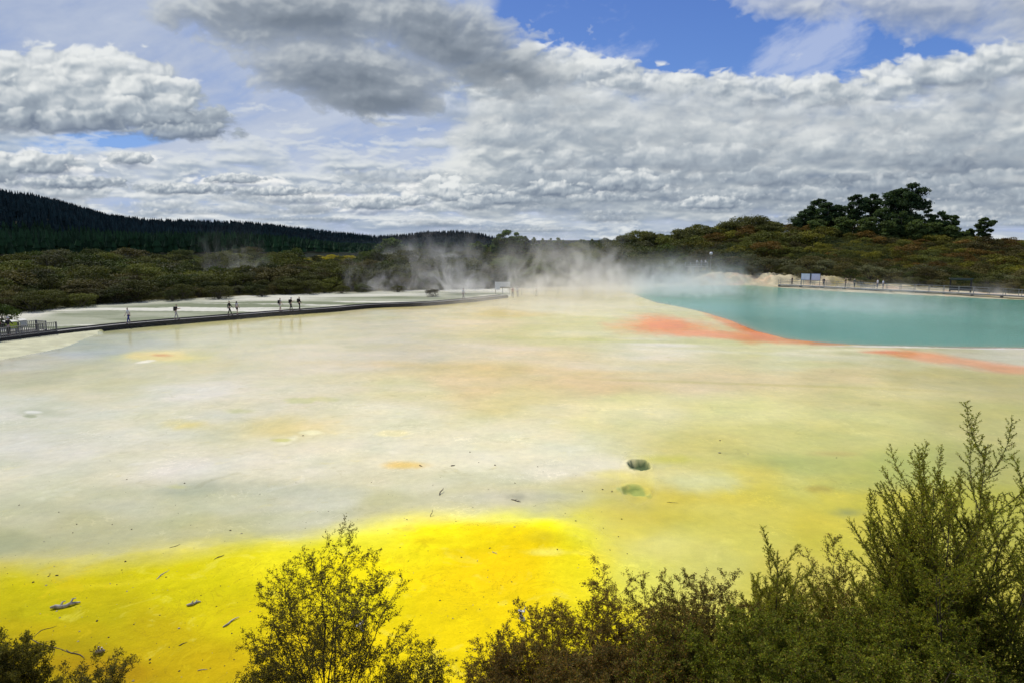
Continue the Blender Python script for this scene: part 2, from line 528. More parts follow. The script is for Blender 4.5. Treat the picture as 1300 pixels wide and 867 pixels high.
        lay(dk_m * 1.25, n_med * 0.35 + (puff - 0.5) * 0.6 + n_fin * 0.16, 1.0, 0.5, (116, 127, 140), (144, 154, 165), (200, 206, 209), 0.97, 1.0,
            -0.14 + n_med * 0.30 + n_big * 0.2 + n_fin * 0.07 + 0.30 * np.exp(-((PX - 400) / 90) ** 2 - ((PY - 68) / 16) ** 2), k_al=4.5)
        tr_m = un(bl(1180, 8, 220, 44, -4), bl(1020, 4, 100, 26), bl(1330, 0, 160, 60))
        lay(tr_m * 0.9, n_med * 0.4 + n_big * 0.2 + n_fin * 0.16, 1.0, 0.5, (140, 150, 162), (170, 178, 188), (214, 218, 220), 0.92, 1.0, n_med * 0.35 + n_fin * 0.15, k_al=2.2)
    if True:
        side = ss_(40, 50, np.abs(A)) if front else 1.0
        up_ = ss_(22, 28, E)
        g_ = np.maximum(side, up_) if front else 1.0
        lay((g_ - 1) * 2.0 - 0.02, n_big * 0.7 + (puff - 0.5) * 0.5 + n_fin * 0.1, 1.3, 0.45, (134, 146, 162), (186, 195, 204), (243, 244, 242), 0.96, 1.2, 0.05 + n_fin * 0.12 + n_big * 0.15)
    return RGB, AL


def sky_image(name, RGB, AL):
    h_, w_ = AL.shape
    im = bpy.data.images.new(name, w_, h_, alpha=True, float_buffer=True)
    im.colorspace_settings.name = 'Linear Rec.709'
    im.alpha_mode = 'CHANNEL_PACKED'
    un_ = RGB / np.maximum(AL, 1e-3)[..., None]
    buf = np.concatenate([un_, AL[..., None]], -1)[::-1].astype(np.float32)
    im.pixels.foreach_set(np.ascontiguousarray(buf).ravel())
    im.update(); im.pack()
    return im
# ------------------------------------------------------------------ light and sky
SUN_EL, SUN_AZ = R(56), R(-38)             # azimuth from +Y towards +X
sd = Vector((math.sin(SUN_AZ) * math.cos(SUN_EL), math.cos(SUN_AZ) * math.cos(SUN_EL), math.sin(SUN_EL)))
sun = bpy.data.lights.new('sun', 'SUN')
sun.energy = 3.5; sun.angle = R(0.55); sun.color = (1.0, 0.955, 0.89)
so = bpy.data.objects.new('sun', sun); C.objects.link(so)
so.rotation_euler = sd.to_track_quat('Z', 'Y').to_euler()
so.location = (0, 0, 60)

world = bpy.data.worlds.new('World'); scene.world = world
world.use_nodes = True
wt = world.node_tree; wt.nodes.clear()
wo = wt.nodes.new('ShaderNodeOutputWorld')
bg = wt.nodes.new('ShaderNodeBackground'); bg.inputs[1].default_value = 0.1
wt.links.new(bg.outputs[0], wo.inputs[0])
sky = wt.nodes.new('ShaderNodeTexSky'); sky.sky_type = 'NISHITA'; sky.sun_disc = False
sky.sun_elevation = SUN_EL; sky.sun_rotation = SUN_AZ
sky.altitude = 300; sky.air_density = 1.0; sky.dust_density = 0.4; sky.ozone_density = 2.5
SKYX = X(wt, sky.outputs[0])
dirv = vmath(wt, 'NORMALIZE', coords(wt, 'Generated'), 0.0)
sx = wt.nodes.new('ShaderNodeSeparateXYZ'); wt.links.new(dirv.k, sx.inputs[0])
dx, dy, dz = (X(wt, sx.outputs[i]) for i in range(3))
AZ = dx._m('ARCTAN2', dy) * (180 / math.pi)        # degrees right of +Y
EL = dz._m('ARCSINE') * (180 / math.pi)


def imgnode(im, u_, v_):
    n = wt.nodes.new('ShaderNodeTexImage'); n.image = im; n.extension = 'EXTEND'; n.interpolation = 'Cubic'
    wt.links.new(comb(wt, u_, v_, 0.0).k, n.inputs[0])
    return X(wt, n.outputs[0]), X(wt, n.outputs[1])


F_IM = sky_image('clouds_ahead', *sky_patch(-50, 50, -1.5, 28, 2048, 604))
B_IM = sky_image('clouds_around', *sky_patch(-180, 180, -2, 90, 900, 230, 300.0, False))
fc, fa = imgnode(F_IM, (AZ + 50.0) / 100.0, (EL + 1.5) / 29.5)
bc, ba = imgnode(B_IM, (AZ + 180.0) / 360.0, (EL + 2.0) / 92.0)
front = EL.step(25.0, 28.0, 1.0, 0.0) * AZ._m('ABSOLUTE').step(46.0, 50.0, 1.0, 0.0)
BG = 0.1
skyc = cmix(wt, 0.6, SKYX, tuple(lin((78, 136, 226)) / BG))
skyt = cmix(wt, 0.6, SKYX, tuple(lin((50, 100, 200)) / BG))
clear = cmix(wt, EL.step(4.0, 22.0), skyc, skyt)
k = 0.98 / BG
col = cmix(wt, cmix(wt, front, ba, fa), clear, cmix(wt, 1.0, cmix(wt, front, bc, fc), (k, k, k), 'MULTIPLY'))
col = cmix(wt, EL.step(-0.3, -3.0), col, tuple(lin((110, 118, 105)) / BG))
wt.links.new(col.k, bg.inputs[0])
world.cycles.sampling_method = 'MANUAL'; world.cycles.sample_map_resolution = 512

vs = scene.view_settings
vs.view_transform = 'Standard'; vs.look = 'None'; vs.exposure = 0.0; vs.gamma = 1.0
vs.use_curve_mapping = False
cy = scene.cycles
cy.max_bounces = 6; cy.diffuse_bounces = 2; cy.glossy_bounces = 2; cy.transmission_bounces = 3
cy.transparent_max_bounces = 8; cy.volume_bounces = 2
cy.use_denoising = True
cy.sample_clamp_indirect = 6.0
cy.use_adaptive_sampling = True; cy.adaptive_threshold = 0.02
# ------------------------------------------------------------------ terrain
def lerp_tab(x, tab):
    a = np.array(tab, float); return np.interp(x, a[:, 0], a[:, 1])

RIDGE = [(-600, 1.0), (0, 1.2), (400, 1.6), (560, 2.4), (640, 3.6), (720, 4.6), (800, 6.6), (870, 8.2), (950, 10.0),
         (1000, 9.8), (1100, 10.0), (1200, 9.2), (1260, 7.8), (1320, 7.0), (1500, 5.0), (2000, 3)]
R0 = [(-600, 112), (-100, 106), (20, 102), (80, 108), (200, 112), (330, 116), (500, 120), (600, 124), (700, 128), (850, 149), (900, 157), (950, 158),
      (1000, 154), (1060, 150), (1100, 147), (1200, 145), (1300, 146), (1500, 152), (2000, 160)]
FAR = [(-900, 262), (-300, 262), (-100, 253), (0, 250), (60, 252), (100, 261), (150, 275), (200, 281), (260, 283), (310, 284), (350, 286), (400, 292),
       (450, 297), (480, 300), (510, 298), (545, 294), (580, 294), (615, 299), (640, 305), (680, 309), (720, 310), (1300, 309), (2500, 309)]
NEARP = [(700, 371), (800, 372), (830, 383), (870, 391), (900, 398), (930, 407), (960, 420), (1000, 430), (1040, 434), (1100, 438),
         (1200, 440), (1300, 441), (1420, 443), (1500, 442)]
FARP = [(700, 371), (800, 368), (850, 364), (950, 362), (1000, 366), (1060, 370), (1100, 372), (1150, 374), (1200, 376), (1250, 379), (1300, 381),
        (1400, 390), (1480, 410), (1500, 442)]
WALK = [(-120, 450), (0, 436.5), (40, 431), (80, 426), (170, 416), (300, 405.5), (360, 400.5), (420, 396.5), (470, 391.5), (550, 388.5), (600, 384), (645, 379)]


def psx(x, y):                              # azimuth as survey column, any distance
    t = np.arctan2(x, y)
    return CX + F / (cp + (CY - HOR) / F * sp) * np.tan(np.clip(t, -1.25, 1.25))


def H(x, y):
    x = np.asarray(x, float); y = np.asarray(y, float)
    r = np.hypot(x, y); q = psx(x, y)
    behind = y < 0
    # bank the viewpoint stands on
    edge = 12.6 + 0.8 * fbm(x * 0.15, y * 0.02, 3, 2)
    t = np.clip(1 - y / edge, 0, 1.0)
    h = np.where(y < edge, 7.7 * t ** 0.93, 0.0)
    h = h + (y < edge) * t * 0.35 * fbm(x * 0.6, y * 0.6, 5, 3)
    # flats
    flatrel = 0.05 * fbm(x * 0.12, y * 0.12, 8, 4) * sstep(13, 20, y)
    h = h + flatrel
    u, v = photo(x, y, np.zeros_like(x))
    fr = y > 12.6
    # sinter bank below the boardwalk at left
    wl = lerp_tab(u, WALK)
    h = h + fr * 0.22 * sstep(lerp_tab(u, [(-300, 470), (0, 460), (40, 452), (80, 442), (120, 426), (200, 416)]), wl, v) * (v > wl - 3) * (u < 130)
    h = h - fr * 0.02 * (v > wl)
    # yellow sulphur shelf, a hand higher than the water film
    yb = lerp_tab(u, YEL)
    wd_ = 1 + 7 * sstep(680, 840, u)
    h = h + fr * 0.10 * sstep(-3, 14, (v - yb) / wd_) * (v > 600)
    h = h + fr * 0.22 * np.exp(-((u - 705) / 60) ** 2 - ((v - 682) / 16) ** 2)
    h = h + fr * 0.03 * fbm(x * 1.5, y * 1.5, 21, 3) * sstep(0, 12, (v - yb) / wd_)
    # flat beyond the boardwalk
    r0 = lerp_tab(q, R0); rh = lerp_tab(q, RIDGE)
    h = h + 0.35 * sstep(r0 - 22, r0, r) * sstep(800, 700, q) * (~behind)
    # pale cliff on the far side of the pool
    cl = sstep(860, 900, q) * sstep(1270, 1150, q)
    ch = 1.2 * sstep(1120, 1040, q) + 0.6
    rg = fbm(x * 0.45, y * 0.45, 31, 5)
    h = h + cl * ch * sstep(r0 - 6.0, r0 + 0.5, r + 3.2 * fbm(x * 0.16, y * 0.3, 35, 3) + 1.0 * rg) * (0.85 + 0.7 * np.abs(fbm(x * 0.35, y * 0.8, 33, 5))) * (r > 100) + 0.15 * sstep(r0 - 9, r0 - 7, r) * (r > 100) * cl
    s = sstep(r0, 208, r)
    h = h + (rh - cl * 1.0) * s * (~behind) * (1 - 0.55 * sstep(215, 420, r))
    h = h + 0.7 * fbm(x * 0.03, y * 0.03, 12, 3) * sstep(150, 190, r)
    # forested range
    fz = CAMH + (HOR - lerp_tab(q, FAR)) / 876 * 1150 * np.cos(np.clip(np.arctan2(x, y), -1.2, 1.2)) - 15
    h = h + np.maximum(fz, 0) * sstep(560, 1120, r) * (~behind) * (1 - 0.6 * sstep(1200, 2500, r))
    sp2 = np.exp(-((q + 60) / 190) ** 2) * np.exp(-((r - 780) / 140) ** 2) * 26
    h = h + sp2 * (~behind)
    h = h + 3.0 * fbm(x * 0.006, y * 0.006, 14, 3) * sstep(500, 900, r)
    h = np.where(behind, 7.7 + 0.3 * fbm(x * 0.1, y * 0.1, 9, 3) - 6 * sstep(10, 60, r), h)
    # champagne pool basin
    dd = np.minimum(v - lerp_tab(u, FARP), lerp_tab(u, NEARP) - v)
    inp = fr * (u > 790) * (u < 1500)
    h = h - inp * 1.2 * sstep(-0.3, 3.0, dd) * (dd > -0.3)
    # two small craters
    for (a_, b_, ra, dp) in CRATERS:
        X0, Y0 = P(a_, b_)
        rr = np.hypot((x - X0) / ra[0], (y - Y0) / ra[1]) + 0.30 * fbm(x * 2.6, y * 2.6, 77, 5)
        h = h - dp * sstep(1.06, 0.86, rr) + 0.035 * np.exp(-((rr - 1.2) / 0.18) ** 2)
    return h

YEL = [(-400, 730), (0, 712), (120, 700), (220, 692), (300, 684), (400, 676), (500, 666), (600, 660), (700, 656), (745, 662), (765, 680), (790, 700), (830, 725),
       (880, 750), (950, 800), (1100, 900), (1400, 1100)]
CRATERS = [(811.5, 590, (0.42, 0.62), 0.30), (806, 623, (0.50, 0.55), 0.05)]

# radial sheet, fine where the terraces are
th_f = np.linspace(R(-50), R(50), 900)
th_b = np.linspace(R(50), R(310), 130)[1:-1]
th = np.concatenate([th_f, th_b])
rr_ = np.concatenate([np.geomspace(0.6, 12, 40)[:-1], np.geomspace(12, 160, 560)[:-1], np.geomspace(160, 400, 110)[:-1],
                      np.geomspace(400, 1600, 70)[:-1], np.geomspace(1600, 14000, 16)])
T, RR = np.meshgrid(th, rr_)
gx = (RR * np.sin(T)).ravel(); gy = (RR * np.cos(T)).ravel()
gz = H(gx, gy)
U, V = photo(gx, gy, np.zeros_like(gx))
nr, nc = T.shape

# survey of the ground colours: (column, row, displayed colour)
CP = [(60, 520, (206, 205, 182)), (-200, 520, (200, 198, 176)), (450, 400, (205, 200, 162)), (560, 396, (207, 197, 152)), (645, 396, (212, 193, 126)), (700, 390, (204, 199, 165)), (780, 390, (206, 201, 158)),
      (100, 440, (172, 178, 168)), (40, 470, (186, 184, 158)), (170, 430, (184, 186, 164)), (250, 428, (198, 196, 156)), (350, 420, (204, 199, 158)), (430, 418, (207, 200, 160)), (500, 415, (205, 198, 162)),
      (600, 410, (216, 201, 158)), (700, 405, (206, 202, 150)), (770, 402, (206, 204, 150)), (720, 425, (212, 206, 152)), (900, 437, (212, 208, 165)), (830, 440, (218, 212, 178)), (960, 438, (210, 206, 150)),
      (100, 485, (204, 200, 168)), (300, 455, (206, 200, 162)), (420, 455, (212, 203, 170)), (550, 445, (210, 200, 168)), (700, 452, (224, 207, 165)), (860, 460, (216, 206, 164)), (1010, 455, (213, 210, 168)),
      (1120, 455, (206, 203, 165)), (1290, 447, (196, 192, 165)), (1250, 446, (196, 192, 165)), (600, 480, (224, 203, 155)), (750, 480, (221, 197, 150)), (900, 481, (214, 197, 143)), (1050, 478, (206, 192, 136)), (1200, 485, (190, 181, 122)), (1290, 490, (180, 172, 112)),
      (50, 560, (210, 208, 187)), (200, 520, (216, 213, 190)), (250, 490, (214, 210, 184)), (350, 500, (214, 208, 172)), (420, 485, (218, 210, 172)), (500, 520, (224, 219, 180)), (520, 490, (220, 212, 165)), (650, 520, (226, 220, 180)), (650, 500, (226, 212, 160)), (800, 520, (226, 219, 160)), (950, 520, (216, 211, 135)),
      (1100, 520, (206, 202, 125)), (1250, 520, (186, 182, 112)), (1100, 495, (205, 197, 130)), (50, 610, (210, 208, 180)), (200, 590, (214, 210, 184)), (400, 590, (223, 217, 188)), (500, 570, (226, 220, 186)), (600, 580, (229, 224, 192)), (720, 570, (228, 223, 182)), (700, 545, (228, 222, 176)),
      (760, 600, (222, 218, 180)), (900, 575, (208, 199, 112)), (870, 610, (212, 205, 130)), (950, 600, (206, 196, 92)), (1050, 560, (200, 198, 120)), (1050, 585, (192, 194, 112)), (1150, 590, (180, 186, 100)), (1000, 545, (208, 203, 122)), (1250, 580, (172, 172, 100)), (50, 655, (198, 196, 165)), (150, 640, (200, 198, 170)),
      (300, 640, (196, 196, 166)), (450, 640, (202, 201, 168)), (550, 625, (214, 210, 176)), (600, 648, (200, 197, 152)), (700, 640, (202, 198, 150)), (700, 610, (222, 217, 184)), (740, 640, (204, 198, 140)), (800, 645, (203, 192, 98)), (860, 640, (204, 190, 72)), (950, 640, (208, 196, 76)), (1050, 630, (206, 196, 76)), (1120, 650, (194, 186, 62)),
      (1200, 650, (180, 178, 60)), (10, 690, (176, 176, 136)), (120, 670, (186, 184, 142)), (300, 662, (190, 188, 138)), (500, 652, (196, 192, 140)), (800, 680, (210, 200, 86)), (900, 680, (212, 204, 96)), (840, 705, (210, 206, 120)), (950, 700, (206, 200, 92)), (1050, 690, (202, 192, 66)), (900, 730, (205, 200, 110)), (1000, 740, (200, 190, 80)),
      (1200, 760, (180, 172, 60)), (780, 660, (206, 196, 84))]
YP = [(-100, 760, (196, 182, 8)), (0, 722, (208, 190, 70)), (150, 712, (222, 205, 30)), (50, 745, (214, 198, 12)), (300, 700, (236, 218, 30)), (400, 690, (246, 228, 40)), (500, 676, (248, 234, 70)), (600, 668, (250, 238, 90)), (560, 700, (250, 228, 20)), (680, 664, (250, 238, 60)), (720, 678, (252, 238, 0)),
      (760, 700, (246, 236, 50)), (820, 735, (236, 226, 80)), (660, 715, (244, 206, 8)), (620, 700, (246, 214, 10)), (640, 740, (246, 206, 6)), (740, 725, (240, 218, 30)), (600, 760, (246, 210, 4)), (570, 840, (246, 212, 2)), (450, 740, (246, 222, 4)), (250, 740, (228, 210, 6)), (150, 770, (206, 186, 2)),
      (60, 775, (206, 188, 4)), (200, 800, (206, 178, 2)), (280, 780, (222, 200, 4)), (250, 850, (204, 172, 2)), (60, 830, (186, 160, 4)), (0, 860, (176, 150, 8)), (120, 860, (182, 150, 6)), (400, 840, (230, 198, 2)), (800, 800, (236, 212, 20))]


def interp_cols(u, v, pts, sx_=1.0):
    # distance in azimuth / log-range terms, which is isotropic on the ground
    a = u / 876.0; w = -np.log(np.maximum(v - HOR, 8))
    num = np.zeros((len(u), 3)); den = np.zeros(len(u))
    for (p, q, c) in pts:
        d2 = (a - p / 876.0) ** 2 + ((w + math.log(q - HOR)) * 0.9) ** 2
        k = 1.0 / (d2 + 0.0011) ** 2.2
        num += k[:, None] * lin(c)[None, :]; den += k
    return num / den[:, None]

sel = (gy > 8) & (RR.ravel() < 175) & (np.abs(T.ravel()) < R(51))
u, v, x, y = U[sel], V[sel], gx[sel], gy[sel]
# meandering of every boundary, made on the ground itself
k_ = y / 40.0
wu = (fbm(x * 0.10, y * 0.10, 41, 5) * 34 / np.maximum(k_, 0.5) ** 0.3)
wv = (fbm(x * 0.09 + 5, y * 0.09, 51, 5)) * 0.11 * (v - HOR)
u2 = u + wu; v2 = v + wv
base = interp_cols(u2, v2, CP)
yel = interp_cols(u2, v2, YP) * np.array([0.98, 1.06, 1.0]) * (0.86 + 0.14 * sstep(150, 460, u))[:, None]
yb = lerp_tab(u, YEL)
wdt = 1 + 5.5 * sstep(680, 840, u) + 0.5 * sstep(400, 100, u)
m = sstep(-15, 24, (v + 0.5 * wv + (9 * fbm(x * 0.8, y * 0.8, 61, 6) + 9 * fbm(x * .25, y * .25, 62, 4)) * wdt ** .7 - yb) / wdt) * (v > 560)
colr = base * (1 - m[:, None]) + yel * m[:, None]


def paint(pu, pv, ru, rv, c, al=1.0, soft=0.6, rot=0.0, wob=0.45, fq=1.0):
    global colr
    cu_, su_ = math.cos(R(rot)), math.sin(R(rot))
    du = u - pu; dv = v - pv
    a = (du * cu_ + dv * su_) / ru; b = (dv * cu_ - du * su_) / rv
    X0_, Y0_ = P(pu, pv); sz = max(ru / 876 * math.hypot(X0_, Y0_), 0.15)
    near_ = (np.abs(a) < 2.5) & (np.abs(b) < 2.5); n = np.zeros_like(a)
    n[near_] = fbm(x[near_] * 1.3 * fq / sz, y[near_] * 0.5 * fq / sz, int(pu) % 997, 6)
    n[near_] += 0.35 * fbm(x[near_] * 2.2, y[near_] * 0.9, 5, 4)
    dd = np.sqrt(a * a + b * b) + wob * 1.15 * n
    k = al * sstep(1 + soft * 0.5, 1 - soft, dd)
    colr = colr * (1 - k[:, None]) + lin(c)[None, :] * k[:, None]

# orange algae by the champagne pool
paint(935, 409, 40, 6, (222, 218, 168), 0.8, 0.5, 10)
paint(770, 400, 120, 3.5, (226, 220, 190), 0.5, 0.9, 4)
paint(845, 414, 66, 13, (238, 142, 78), 0.92, 0.85, 2)
paint(920, 425, 70, 4.5, (232, 152, 100), 0.85, 0.8, 3)
paint(950, 429, 26, 7, (230, 156, 96), 0.85, 0.8)
paint(1000, 432, 80, 4.5, (220, 148, 108), 0.85, 0.8, 3)
paint(930, 411, 48, 5, (222, 150, 108), 0.8, 0.8, 24)
paint(958, 420, 36, 6, (226, 142, 96), 0.9, 0.8, 20)
paint(1060, 436, 40, 1.8, (190, 150, 120), 0.8, 0.5)
paint(1215, 440.5, 130, 1.6, (232, 230, 218), 1.0, 0.5, 0.5)
paint(1160, 450, 62, 5.5, (230, 150, 94), 0.85, 0.9, 5)
paint(1225, 459, 80, 5.5, (222, 160, 116), 0.85, 0.8, 6)
paint(1290, 468, 50, 6, (212, 148, 104), 0.8, 0.8, 3)
paint(1120, 446, 26, 3, (232, 150, 118), 0.7, 0.8)
paint(1080, 444, 60, 2, (236, 230, 190), 0.6, 0.8)
for q_ in ((770, 432, 150, 2.2, (196, 198, 128)), (900, 432, 60, 3, (204, 204, 150)), (840, 437, 50, 2.2, (232, 226, 204)), (1060, 463, 60, 5, (198, 196, 140)),
           (1030, 462, 40, 5, (204, 204, 150)), (940, 447, 160, 2.4, (226, 220, 188)), (700, 470, 260, 5, (224, 198, 140)), (1000, 489, 320, 2.0, (190, 180, 108))):
    paint(q_[0], q_[1], q_[2], q_[3], q_[4], 0.55, 0.9, 2)
# springs and stains
paint(205, 453, 62, 9, (212, 208, 130), 0.8, 0.8, -2)
paint(204, 452, 44, 6, (232, 212, 136), 0.8, 0.5)
paint(205, 450.5, 15, 2.2, (216, 160, 88), 0.9, 0.6, 0, 0.3)
paint(186, 458.5, 13, 1.6, (238, 234, 214), 0.95, 0.4, -8)
paint(240, 538, 30, 7, (226, 210, 124), 0.7, 0.9)
paint(370, 543, 75, 16, (226, 206, 130), 0.6, 0.9)
paint(395, 549, 15, 3, (244, 238, 190), 0.9, 0.5)
paint(366, 559, 16, 4, (238, 234, 200), 0.8, 0.5, -15)
paint(358, 558, 14, 2.5, (206, 204, 120), 0.7, 0.5)
paint(380, 508, 22, 4, (192, 196, 132), 0.7, 0.6)
paint(413, 506, 18, 3.5, (200, 200, 136), 0.6, 0.6)
paint(302, 521, 20, 3, (200, 200, 140), 0.6, 0.8)
paint(500, 550, 24, 4, (242, 230, 172), 0.7, 0.7)
paint(516, 590, 34, 5, (228, 192, 92), 0.75, 0.8)
paint(60, 523, 40, 5, (176, 180, 150), 0.7, 0.9, 3)
paint(38, 527, 10, 2.2, (148, 156, 118), 0.8, 0.5)
paint(42, 522, 12, 1.8, (226, 226, 210), 0.8, 0.5)
paint(240, 620, 46, 9, (176, 180, 158), 0.75, 0.9, -4)
paint(225, 617, 14, 3, (200, 198, 120), 0.6, 0.8)
paint(300, 616, 120, 12, (184, 186, 164), 0.6, 1.0, 3)
paint(650, 630, 110, 8, (186, 186, 160), 0.55, 1.0)
paint(655, 631, 14, 4, (120, 124, 108), 0.4, 1.0)
paint(60, 690, 160, 12, (168, 172, 140), 0.45, 1.0, -5)
paint(350, 655, 180, 8, (184, 184, 138), 0.5, 1.0, -4)
paint(850, 583, 44, 7, (204, 198, 74), 0.7, 0.9)
paint(780, 602, 26, 6, (216, 208, 110), 0.6, 0.9)
paint(885, 612, 60, 14, (206, 210, 152), 0.65, 0.9)
paint(1000, 585, 110, 12, (176, 182, 104), 0.6, 1.0, 4)
paint(1085, 615, 60, 9, (172, 180, 104), 0.6, 1.0)
paint(1012, 612, 30, 26, (194, 200, 128), 0.4, 1.0, 35)
paint(1035, 620, 20, 5, (168, 150, 60), 0.6, 0.8)
paint(1075, 650, 24, 7, (142, 150, 92), 0.75, 0.9)
paint(1060, 575, 40, 4, (186, 160, 96), 0.4, 0.9)
paint(845, 655, 110, 14, (200, 184, 52), 0.55, 1.0, 3)
paint(700, 705, 34, 4, (250, 240, 110), 0.7, 0.8)
paint(690, 690, 26, 6, (214, 196, 40), 0.6, 0.9)
paint(545, 690, 26, 6, (222, 196, 20), 0.6, 0.8)
paint(520, 672, 14, 5, (214, 200, 80), 0.6, 0.8)
paint(575, 705, 26, 6, (226, 196, 14), 0.5, 0.9)
paint(140, 745, 110, 5, (226, 212, 40), 0.6, 1.0, -6)
paint(110, 850, 110, 14, (176, 138, 8), 0.5, 1.0, 6)
paint(60, 800, 90, 10, (196, 172, 4), 0.5, 1.0, 4)
# floors of the two small craters
paint(811.5, 590.5, 16, 6.5, (96, 112, 76), 1.0, 0.2, 0, 0.28)
paint(814, 592, 10, 3.5, (140, 162, 116), 0.9, 0.3, 0, 0.4)
paint(806, 623, 18, 8.5, (158, 172, 92), 0.9, 0.45, 6, 0.6)
paint(797, 621, 8, 4, (112, 128, 66), 0.7, 0.8)
paint(806, 619, 8, 2.2, (112, 128, 66), 0.8, 0.8)

# broad washes that keep any patch from being flat
n1 = fbm(x * 0.5, y * 0.5, 71, 5); n2 = fbm(x * 0.16, y * 0.22, 72, 5); n3 = fbm(x * 1.6, y * 1.6, 73, 4)
colr = colr * (1 + 0.07 * n1 + 0.10 * n2 + 0.05 * n3)[:, None]
colr[:, 2] *= 1 + 0.22 * n2
colr[:, 0] *= 1 + 0.05 * n1
wet = 1 - m
wet = wet * (1 - 0.85 * np.exp(-(((u - 809) / 24) ** 2 + ((v - 606) / 34) ** 2) ** 2))
# bank, flat beyond the boardwalk
wl = lerp_tab(u, WALK)
beyond = (v < wl - 1.0) & (u < 648)
nb = fbm(x * 0.06, y * 0.22, 81, 5)
flatc = np.where((nb > 0.02)[:, None], lin((184, 187, 168)), lin((160, 168, 146)))
kk = sstep(-0.25, 0.3, nb)[:, None]
flatc = lin((126, 134, 112)) * (1 - kk) + lin((164, 168, 150)) * kk
r0 = lerp_tab(psx(x, y), R0); rad = np.hypot(x, y)
kw = (sstep(r0 - 9, r0 - 3, rad + 5 * nb) * (0.5 + 0.5 * sstep(-.2, .2, nb)))[:, None]
flatc = flatc * (1 - kw) + lin((200, 200, 188)) * kw
ks = sstep(0.22, 0.42, fbm(x * 0.05, y * 0.4, 85, 5))[:, None]
flatc = flatc * (1 - ks) + lin((208, 208, 198)) * ks
colr = np.where(beyond[:, None], flatc, colr)
bankm = ((v < lerp_tab(u, [(-300, 470), (0, 457), (40, 449), (80, 441), (120, 425)])) & (u < 125) & (v >= wl - 1.0))
colr = np.where(bankm[:, None], lin((196, 196, 168)) * (1 + 0.25 * fbm(x, y, 83, 4))[:, None], colr)
wet = wet * np.where(beyond, 0.25, 1) * np.where(bankm, 0, 1)
# far shore of the pool, cliff, scrub floor
q = psx(x, y)
shore = (v < lerp_tab(u, FARP) + 0.5) & (u > 645)
nc_ = fbm(x * 0.3, y * 0.3, 91, 4)
cliff = lin((180, 172, 146)) * (1 + 0.3 * nc_ + 0.5 * fbm(x * 1.1, y * 0.25, 92, 5))[:, None]
kp = 0.7 * sstep(0.05, 0.5, nc_ + 0.3 * np.exp(-((q - 915) / 26) ** 2) - 0.1)[:, None]
cliff = cliff * (1 - kp) + lin((196, 164, 138)) * kp
kp = sstep(0.1, 0.5, fbm(x * 0.2, y * 0.5, 95, 4))[:, None]
cliff = cliff * (1 - kp) + lin((150, 138, 90)) * kp
colr = np.where(shore[:, None], cliff, colr)
wet = np.where(shore, 0, wet)
floor = sstep(0, 3, rad - r0 - 1.5 + 2.0 * nc_)[:, None]
colr = colr * (1 - floor) + lin((88, 84, 48)) * floor * (1 + 0.3 * n1)[:, None]
wet = wet * (1 - floor[:, 0])
# grassy bank at the viewpoint
nearb = sstep(0.0, 0.6, gz[sel] - 0.35 * (1 + fbm(x * 2, y * 2, 97, 3))) * (y < 13.5)
colr = colr * (1 - nearb[:, None]) + lin((96, 84, 50)) * nearb[:, None]
wet = wet * (1 - nearb)

full = np.tile(lin((56, 62, 34)), (len(gx), 1))
full[RR.ravel() < 20] = lin((96, 84, 50))
full[RR.ravel() > 330] = lin((20, 30, 18))
full[sel] = np.clip(colr, 0.0, 1)
wfull = np.zeros(len(gx)); wfull[sel] = wet
sfull = np.zeros(len(gx)); sfull[sel] = m * (1 - nearb)
# the film of water mirrors part of the sky at a flat view: the bed below must be that much stronger in colour
dist_ = np.sqrt(gx ** 2 + gy ** 2 + CAMH ** 2); cs = CAMH / dist_
Rf = (0.02 + 0.98 * (1 - cs) ** 5.5) * 0.42 * wfull
K_ALB = np.array([0.97, 0.94, 0.85])
full = (full - (Rf[:, None] * np.array([0.46, 0.50, 0.55])[None, :])) / (1 - Rf[:, None]) * K_ALB
full = np.clip(full, 0.02, 0.92) if False else np.clip(full, [0.008, 0.010, 0.004], 0.92)

idx = np.arange(nr * nc).reshape(nr, nc)
nx = np.roll(idx, -1, axis=1)
quads = np.stack([idx[:-1], nx[:-1], nx[1:], idx[1:]], -1).reshape(-1, 4)[:, ::-1]
cen = nr * nc
verts = np.concatenate([np.stack([gx, gy, gz], 1), [[0, 0, gz[0]]]])
tris = np.stack([nx[0], idx[0], np.full(nc, cen)], -1)[:, ::-1]
full = np.concatenate([full, full[:1]]); wfull = np.concatenate([wfull, [0]]); sfull = np.concatenate([sfull, [0]])

gm, nt, b = newmat('terrace_ground')
pos = coords(nt, 'Position')
colA = attr(nt, 'Col', 'Color'); wetA = attr(nt, 'wet')
sv = vmath(nt, 'MULTIPLY', pos, (1, 1, 0.2))
# thin rims of tiny rimstone terraces and drying lines
tn_ = noise(nt, vmath(nt, 'MULTIPLY', pos, (0.16, 0.16, 0)), 1.0, 7, 0.62, 0.4)
ring = ((tn_ * 150.0)._m('SINE')).step(0.72, 1.0) * noise(nt, vmath(nt, 'MULTIPLY', pos, (0.3, 0.3, 0)), 1.0, 4, 0.6).step(0.50, 0.66)
tn2_ = noise(nt, vmath(nt, 'MULTIPLY', pos, (0.5, 0.5, 0)), 1.0, 8, 0.7, 0.8)
f1 = noise(nt, sv, 2.6, 8, 0.65); f2 = noise(nt, sv, 22.0, 5, 0.6); f3 = noise(nt, sv, 0.55, 7, 0.6, 0.6)
val = (f1 - 0.5) * 0.36 + (f2 - 0.5) * 0.30 + (f3 - 0.5) * 0.20 + 1.0
c = cmix(nt, 1.0, colA, comb(nt, val, val, val), 'MULTIPLY')
